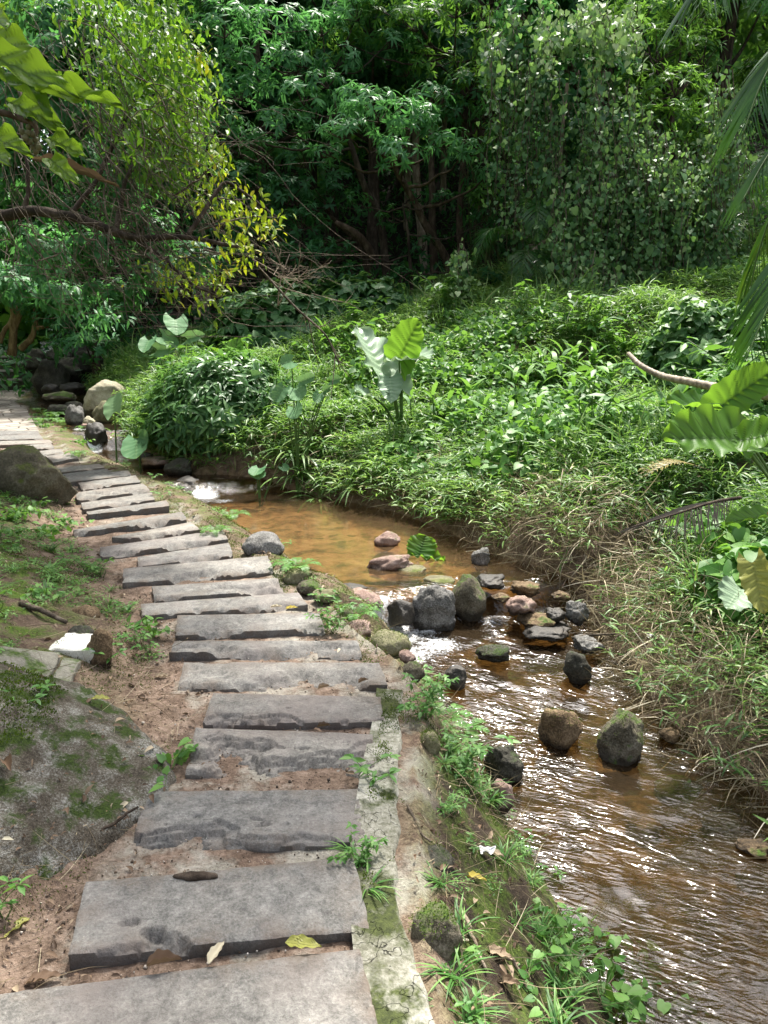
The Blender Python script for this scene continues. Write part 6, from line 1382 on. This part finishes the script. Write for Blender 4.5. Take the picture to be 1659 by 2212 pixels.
for k in range(22):
    y_ = rng.uniform(10.5, 14.5); a = float(pathR(y_)); x_ = a + rng.uniform(.1, .9); put_weed(int(rng.choice([5, 4, 2])), x_, y_, rng.uniform(.5, .9), 'leafy weed fringing the crazy paving', 'weeds fringing the crazy paving')
for k in range(30):
    x_, y_ = rng.uniform(1.7, 3.0), rng.uniform(3.2, 5.6)
    if bankD(x_, y_) > .2: put_weed(int(rng.choice([1, 1, 4, 3])), x_, y_, rng.uniform(.4, .75), 'leafy weed in the straw of the opposite bank', 'weeds in the straw of the opposite bank')

for k in range(42):
    y_ = rng.uniform(6.2, 14); x_ = float(watR(y_)) + rng.uniform(.5, 7.5)
    if abs(x_) > y_ * .52: continue
    kd = int(rng.choice([3, 1, 3, 4])); put_weed(kd, x_, y_, rng.uniform(1.5, 2.6) if kd != 1 else rng.uniform(2.6, 4), {3: 'tall leafy weed standing above the meadow grass', 1: 'tall arching grass tuft standing above the meadow', 4: 'spreading heart-leaved weed over the meadow grass'}[kd], 'tall weeds scattered over the meadow', dz=.15)
# ------------------------------------------------------------------ litter, pebbles, sticks
def leaf_thing(label, px, py, size, yaw, m, tint=.5, curl=.25, name='fallen_leaf', lift=.012, on=None, w=.45):
    p = on_path(px, py) if on is None else on_ground(px, py) if on == 'g' else np.asarray(on, float)
    size = size * .72; w = w * .85; curl = curl * .6
    d = np.array([math.cos(yaw), math.sin(yaw), .05]); mb = MB()
    big_leaf(mb, p - d * size / 2 + np.array([0, 0, lift]), p + d * size / 2 + np.array([0, 0, lift + .01]), (rng.normal(0, .15), rng.normal(0, .15), 1), width=w, lobe=0, shape='long', wave=.035, cup=curl, droop=.08, nlat=7, tint=tint, nu=11, nv=20, notch=.0, ph=rng.random() * 6)
    tag(mb.build(name, m, None, loc=p), label, 'leaf')
leaf_thing('yellow-green dead leaf at the photo edge beside the broad slab', 18, 2020, .17, .9, M_OLDLEAF, .55, .12, on='g')
leaf_thing('pale tan leaf standing in the gap before the last slab', 468, 2068, .10, 1.2, ML['dry'], .95)
leaf_thing('big veined beige leaf in the gap before the last slab', 655, 2050, .14, -.25, M_OLDLEAF, .3, .15)
leaf_thing('crumpled brown leaf in the gap before the last slab', 355, 2090, .12, .2, ML['dry'], .35, .5)
leaf_thing('brown leaf half under the very first slab', 95, 2125, .13, .25, ML['dry'], .3, .2, on='g')
leaf_thing('curled brown leaf on the moss of the lichen rock', 148, 1718, .13, -.9, ML['dry'], .35, .5, on=(-1.22, 2.25, ter1(-1.22, 2.25) + .10))
leaf_thing('green fallen leaf at the edge of the lichen rock', 90, 1620, .12, -.5, M_TARO, .2, .15, on=(-1.42, 2.55, ter1(-1.42, 2.55) + .11))
leaf_thing('grey-green leaf on top of the lichen rock', 212, 1490, .12, -.2, M_OLDLEAF, .5, .15, on=(-1.12, 2.8, ter1(-1.12, 2.8) + .09))
leaf_thing('folded brown leaf on the lichen rock by the concrete', 85, 1590, .12, -.3, ML['dry'], .5, .3, on=(-1.52, 2.68, ter1(-1.52, 2.68) + .11))
leaf_thing('tan leaf on bare soil beside the flaked slab', 350, 1467, .10, .1, ML['dry'], .75, on='g')
leaf_thing('curled yellow leaf on the kerb side of a slab gap', 630, 1319, .10, .1, ML['yellow'], .5)
leaf_thing('pale leaf beside the curled yellow leaf', 597, 1316, .10, 0, ML['dry'], .9)
leaf_thing('white petal-like leaf on the tilted concrete', 72, 1437, .12, .9, ML['dry'], 1.0, on=(-1.75, 3.0, ter1(-1.75, 3.0) + .07))
leaf_thing('small brown curled leaf in the gap beside the flaked slab', 785, 1478, .07, .5, ML['dry'], .3, .5)
leaf_thing('pair-like brown leaf in the gap behind the smooth slab', 700, 1492, .08, .3, ML['dry'], .55, .5)
leaf_thing('dark leaf on the sandy gap behind the flaked slab', 700, 1576, .08, 0, ML['dry'], .05, .4)
leaf_thing('bright yellow leaf among weeds below the kerb', 1025, 1905, .11, -.4, ML['yellow'], .6, .25, on='g')
leaf_thing('pinkish dead leaf on the soil of the weedy bank', 1075, 2070, .13, -.5, ML['dry'], .6, .2, on='g')
leaf_thing('grey dead leaf near the fallen reeds of the bank', 1090, 2130, .12, -.3, ML['dry'], .5, .3, on='g')
leaf_thing('long pale leaf on the soil above the water', 1065, 1850, .12, -.6, ML['dry'], .8, .2, on='g')
leaf_thing('dead leaf lying at the path bend over the massive boulder', 245, 1017, .16, .2, ML['dry'], .5, .3)
# scattered litter too many to count
def litter():
    mb = MB(); n = 6000
    y = rng.uniform(1.2, 10, n); side = rng.random(n)
    x = np.where(side < .5, pathL(y) - np.abs(rng.normal(.25, .5, n)) + .08, np.where(side < .62, pathL(y) + (pathR(y) - pathL(y)) * rng.random(n), pathR(y) + KERB + np.abs(rng.normal(.1, .35, n))))
    k = (x < watL(y) - .02) & (rng.random(n) < np.where((side >= .5) & (side < .62), .25, .9)); x, y = x[k], y[k]; m = len(x); z = terrain(x, y) + .06 * sst(1.0, .8, np.hypot((x + 1.5) / .78, (y - 2.47) / .6))
    D = rng.normal(0, 1, (m, 3)) * np.array([1, 1, .25]); U = rng.normal(0, .35, (m, 3)) + np.array([0, 0, 1.0])
    scatter(mb, tpl_leaf8(.42, .16, .3), np.stack([x, y, z + rng.uniform(.006, .018, m)], -1), D, U, rng.uniform(.010, .022, m) * np.where(rng.random(m) < .2, 2.2, 1), np.clip(rng.normal(.28, .27, m), 0, 1))
    stuff('leaf_litter', mb, ML['dry'])
    mb = MB(); n = 4200
    y = 1.2 + 3.6 * rng.random(n) ** 1.3; x = pathL(y) - .3 + (pathR(y) - pathL(y) + .35) * rng.random(n); k = x < pathR(y) + .05; x, y = x[k], y[k]; z = terrain(x, y) + .004
    V, Fc = ICO[2]; V0 = V[:12] if False else V
    sub = np.array([[0, 0, 1], [.9, 0, .1], [-.3, .8, .15], [-.7, -.5, .05], [.4, -.8, .1], [0, 0, -.8]]); fs = np.array([[0, 1, 2], [0, 2, 3], [0, 3, 4], [0, 4, 1], [5, 2, 1], [5, 3, 2], [5, 4, 3], [5, 1, 4]])
    a = rng.random(len(x)) * 6.28
    scatter(mb, (sub, [fs]), np.stack([x, y, z], -1), np.stack([np.cos(a), np.sin(a), rng.normal(0, .3, len(x))], -1), np.tile([0, 0, 1.0], (len(x), 1)), rng.uniform(.0015, .0055, len(x)) * np.where(rng.random(len(x)) < .06, 2, 1))
    m, nt = new_mat('gravel_stone'); g = G(nt); g.out(g.pbr(g.ramp(g.attr('tint'), [(0, (.03, .022, .016)), (.5, (.16, .11, .075)), (.85, (.36, .29, .22)), (1, (.5, .48, .44))]), .85))
    stuff('gravel', mb, m)
    # roots and twiglets on the weedy bank and slope
    mb = MB(); n = 3600; y = rng.uniform(1.3, 4.5, n); lr = rng.random(n) < .6
    x = np.where(lr, pathR(y) + KERB + .05 + rng.random(n) * np.maximum(watL(y) - pathR(y) - KERB, .05), pathL(y) - np.abs(rng.normal(.3, .4, n)) - .05); z = terrain(x, y)
    scatter(mb, tpl_blade(.012, .8, 4), np.stack([x, y, z + .012], -1), rng.normal(0, 1, (n, 3)) * np.array([1, 1, .2]), rng.normal(0, 1, (n, 3)) + np.array([0, 0, .5]), rng.uniform(.05, .26, n), np.clip(rng.normal(.3, .2, n), 0, 1))
    stuff('twig_litter', mb, ML['straw'])
litter()
def stick(label, pts, r, m=MB_TWIG, name='stick'):
    P = jit(smooth_line(pts, 18), .015, int(abs(pts[0][0]) * 90) % 77 + 3); mb = MB(); tube(mb, P, [r, r * .6], 6, .5, .2); tag(mb.build(name, m, None, loc=P[0]), label, 'stick')
def gp(px, py, l=.02): p = on_ground(px, py); p[2] += l; return p
stick('dark twig leaning from the lichen rock to the grooved slab', [on_path(207, 1807) + np.array([0, 0, .01]), on_path(262, 1775) + np.array([0, 0, .02]), on_path(300, 1760) + np.array([0, 0, .03])], .006, MB_DARK)
stick('gnarled grey branch lying on the leafy slope', [gp(45, 1310), gp(90, 1335, .04), gp(145, 1352)], .018)
stick('broken pale stick standing in the stream under the bank', [on_plane(1320, 1425, -.28), on_plane(1305, 1380, -.28) + np.array([0, .05, .12]), on_plane(1298, 1330, -.28) + np.array([0, .1, .28])], .012, MB_PALE)
stick('brown stick jutting level from the bank over the water', [on_plane(1235, 1378, -.16), on_plane(1290, 1370, -.12), on_plane(1345, 1368, -.08)], .011)
stick('long reddish stick leaning in the straw of the bank', [gp(1425, 1445, .05), gp(1412, 1380, .10), gp(1405, 1300, .12)], .008)
stick('split reed lying on the soil below the kerb', [gp(1000, 1990, .03), gp(1020, 2045, .03), gp(1050, 2108, .02)], .007, MB_PALE)
stick('dry reed stalk along the weedy bank', [gp(1075, 2060, .02), gp(1110, 2100, .03), gp(1140, 2150, .02)], .007, MB_PALE)
stick('thin root trailing beside the kerb', [gp(880, 1745, .01), gp(905, 1800, .01), gp(930, 1830, .02)], .005, MB_TWIG)
stick('long dead stem lying on the grassy slope under the broad-leaved shrub', [gp(1540, 1190, .1), gp(1590, 1230, .1), gp(1640, 1290, .08)], .012, MB_PALE)
# bark flake on the broad slab and scraps of paper
V, Fc = ICO[3]; V = V * np.array([.062, .017, .012]); V *= (1 + .35 * fbm(V * 60, 3, 5))[:, None]; mb = MB(); o = on_path(424, 1898) + np.array([0, 0, .008]); mb.add(V + o, [Fc]); tag(mb.build('bark_piece', MB_DARK, None, loc=o), 'dark flake of bark lying on the broad slab', 'bark')
M_PAPER = simple_mat('white_paper', [(.3, (.6, .6, .6)), (.7, (.82, .82, .82))], 9, .6, .2)
def scrap(label, p, s, seed):
    u, v = np.meshgrid(np.linspace(-1, 1, 9), np.linspace(-1, 1, 9)); V = np.stack([u * s * .6, v * s * .35, 0 * u], -1); V += s * .45 * np.stack([fbm(np.stack([u, v, 0 * u + k * 3], -1) * 1.1, 3, seed + k) for k in range(3)], -1)
    mb = MB(); mb.add(V.reshape(-1, 3) + p, [grid_faces(9, 9)]); tag(mb.build('paper_scrap', M_PAPER, None, loc=p), label, 'litter', None)
scrap('white crumpled scrap among weeds below the kerb', gp(1052, 1862, .05), .042, 501)
scrap('white strip of litter in the straw of the opposite bank', gp(1412, 1402, .08), .08, 511)
# unseen tree added on the far bank, its crown placed to shade the path
tree('unseen tall tree added on the opposite bank, crown shaped to shade the path', [(6.2, 5.2, 1), (6.0, 5.4, 5), (5.2, 6.0, 8), (3.8, 6.6, 9.6), (1.8, 7, 10.3)], [.26, .22, .17, .12, .06],
     [((.0, 6.2, 9.2), (1.4, 1.3, .5)), ((-1.2, 6.9, 9.6), (1.4, 1.2, .5)), ((.6, 7.6, 9.8), (1.3, 1.2, .5)), ((-.9, 8.4, 9.8), (1.2, 1.2, .5)), ((.2, 4.8, 8.8), (1.2, 1.0, .5)), ((-2.4, 6.2, 9.4), (1.2, 1.2, .5))],
     ML['dark'], MB_BARK, .2, 8, 1.0, L5W, .5)

# moss cushions: short upright shoots over stone, kerb rim and verge
def moss():
    mb = MB()
    def put(P, N, n_each, s=(.004, .009), t0=.45):
        P = np.repeat(P, n_each, 0) + rng.normal(0, .006, (len(P) * n_each, 3)) * np.array([1, 1, .4]); N = np.repeat(N, n_each, 0)
        t = np.clip(t0 + .5 * fbm(P * 9, 3, 777) + rng.normal(0, .12, len(P)), 0, 1)
        scatter(mb, L5W, P, N + rng.normal(0, .55, P.shape), rng.normal(0, 1, P.shape), rng.uniform(*s, len(P)), t)
    for o in list(COL.objects):
        lab = o.get('label') or ''
        if o.type == 'MESH' and (lab.startswith('large low lichen') or lab.startswith('massive mossy') or (o.name.startswith('rock') and any(w_ in lab for w_ in ('mossy', 'olive', 'greenish')) and 'sunken' not in lab and o.location.y < 6)):
            big = lab.startswith('large low'); n = len(o.data.vertices); V = np.empty(n * 3); o.data.vertices.foreach_get('co', V); V = V.reshape(-1, 3)
            N = np.empty(n * 3); o.data.vertices.foreach_get('normal', N); N = N.reshape(-1, 3)
            P = V + np.array(o.location)
            k = (N[:, 2] > .25) & (fbm(P * (4.5 if big else 6), 5, 91, .62) + .25 * N[:, 2] > (.05 if big else -.05 if lab.startswith('massive') else .20)) & (V[:, 2] > .02)
            put(P[k], N[k], 5 if big else 3, (.006, .013) if big else (.004, .008))
    n = 60000; y = rng.uniform(1.3, 8, n); a = pathR(y) - .01; b = np.maximum(watL(y), a + KERB); x = a + (b - a) * rng.random(n) ** 1.4
    k = fbm(np.stack([x * 5, y * 5, 0 * x], -1), 5, 93, .62) > np.where(y < 2.6, .22, .02); x, y = x[k], y[k]
    put(np.stack([x, y, np.maximum(terrain(x, y), np.where((x < pathR(y) + KERB) & (y < 3.2), SL * y - .016, -9)) + .004], -1), np.tile([0, 0, 1.0], (len(x), 1)), 1, (.005, .010))
    n = 50000; y = rng.uniform(1.8, 8, n); x = pathL(y) - np.abs(rng.normal(.55, .5, n)) - .1
    k = fbm(np.stack([x * 3, y * 3, 0 * x], -1), 5, 94, .62) > .12; x, y = x[k], y[k]
    put(np.stack([x, y, terrain(x, y) + .003], -1), np.tile([0, 0, 1.0], (len(x), 1)), 1, (.005, .011), .35)
    m = leaf_mat('moss_shoot', [(0, (.012, .026, .003)), (.5, (.055, .10, .008)), (1, (.16, .22, .02))], (.2, .3, .02), .25, .7, .15)
    stuff('moss_cover', mb, m)
moss()

M_RED = leaf_mat('red_leaf', [(0, (.45, .04, .02)), (1, (.6, .08, .04))], (.6, .08, .03), .25, .5, .3)
o = PX(1640, 1112, 4.2); lf = MB(); big_leaf(lf, PX(1625, 1118, 4.2), PX(1664, 1106, 4.15), (0, -.7, .7), width=.4, lobe=0, shape='long', wave=.03)
tag(lf.build('red_leaf', M_RED, None, loc=o), 'small red leaf glowing under the broad-leaved shrub at the photo edge', 'leaf')
o = on_ground(1450, 1015, .22); t = thing('yellowed_fern', 'yellowed fern frond lying on the bright grass of the opposite bank', 'fern', o); mb, ra = MB(), MB()
for k in range(3): frond_mesh([o + np.array([.3, .1 * k - .1, .0]), o + np.array([0, .08 * k - .1, .07]), o + np.array([-.3, .1 * k - .2, -.03])], (.10), 22, .3, .14, .35, mb, ra, rr=.003, ang=70)
mb.build('leaflets', leaf_mat('yellow_fern', [(0, (.2, .15, .04)), (1, (.40, .33, .11))], (.4, .33, .1), .25), t, loc=o); ra.build('rachis', MB_TWIG, t, loc=o)
# ------------------------------------------------------------------ light
SUN_EL, SUN_AZ = R(64), R(16)                         # azimuth from straight ahead (+Y), to the right positive
w = bpy.data.worlds.new('World'); SC.world = w; w.use_nodes = True
nt = w.node_tree; bg = nt.nodes['Background']
sky = nt.nodes.new('ShaderNodeTexSky'); sky.sky_type = 'NISHITA'; sky.sun_disc = False
sky.sun_elevation = SUN_EL; sky.sun_rotation = SUN_AZ
sky.air_density = 1.0; sky.dust_density = 5.0; sky.ozone_density = 1.0
hs = nt.nodes.new('ShaderNodeHueSaturation'); hs.inputs['Saturation'].default_value = .45
nt.links.new(sky.outputs[0], hs.inputs['Color']); nt.links.new(hs.outputs[0], bg.inputs['Color']); bg.inputs['Strength'].default_value = 0.13
sl = bpy.data.lights.new('sun', 'SUN'); sl.energy = 4.2; sl.angle = R(2.5); sl.color = (1.0, .95, .86)
so = bpy.data.objects.new('sun', sl); COL.objects.link(so)
from mathutils import Vector
d = Vector((math.sin(SUN_AZ) * math.cos(SUN_EL), math.cos(SUN_AZ) * math.cos(SUN_EL), math.sin(SUN_EL)))
so.rotation_euler = d.to_track_quat('Z', 'Y').to_euler()
so.location = (0, 0, 30)
vs = SC.view_settings
vs.view_transform = 'Standard'; vs.look = 'None'; vs.gamma = 1.0; vs.exposure = 1.4
SC.render.engine = 'CYCLES'
SC.cycles.max_bounces = 8; SC.cycles.transparent_max_bounces = 12
SC.cycles.diffuse_bounces = 3; SC.cycles.transmission_bounces = 6; SC.cycles.glossy_bounces = 3
SC.cycles.use_denoising = True
SC.cycles.caustics_reflective = False; SC.cycles.caustics_refractive = False
SC.cycles.sample_clamp_indirect = 6.0
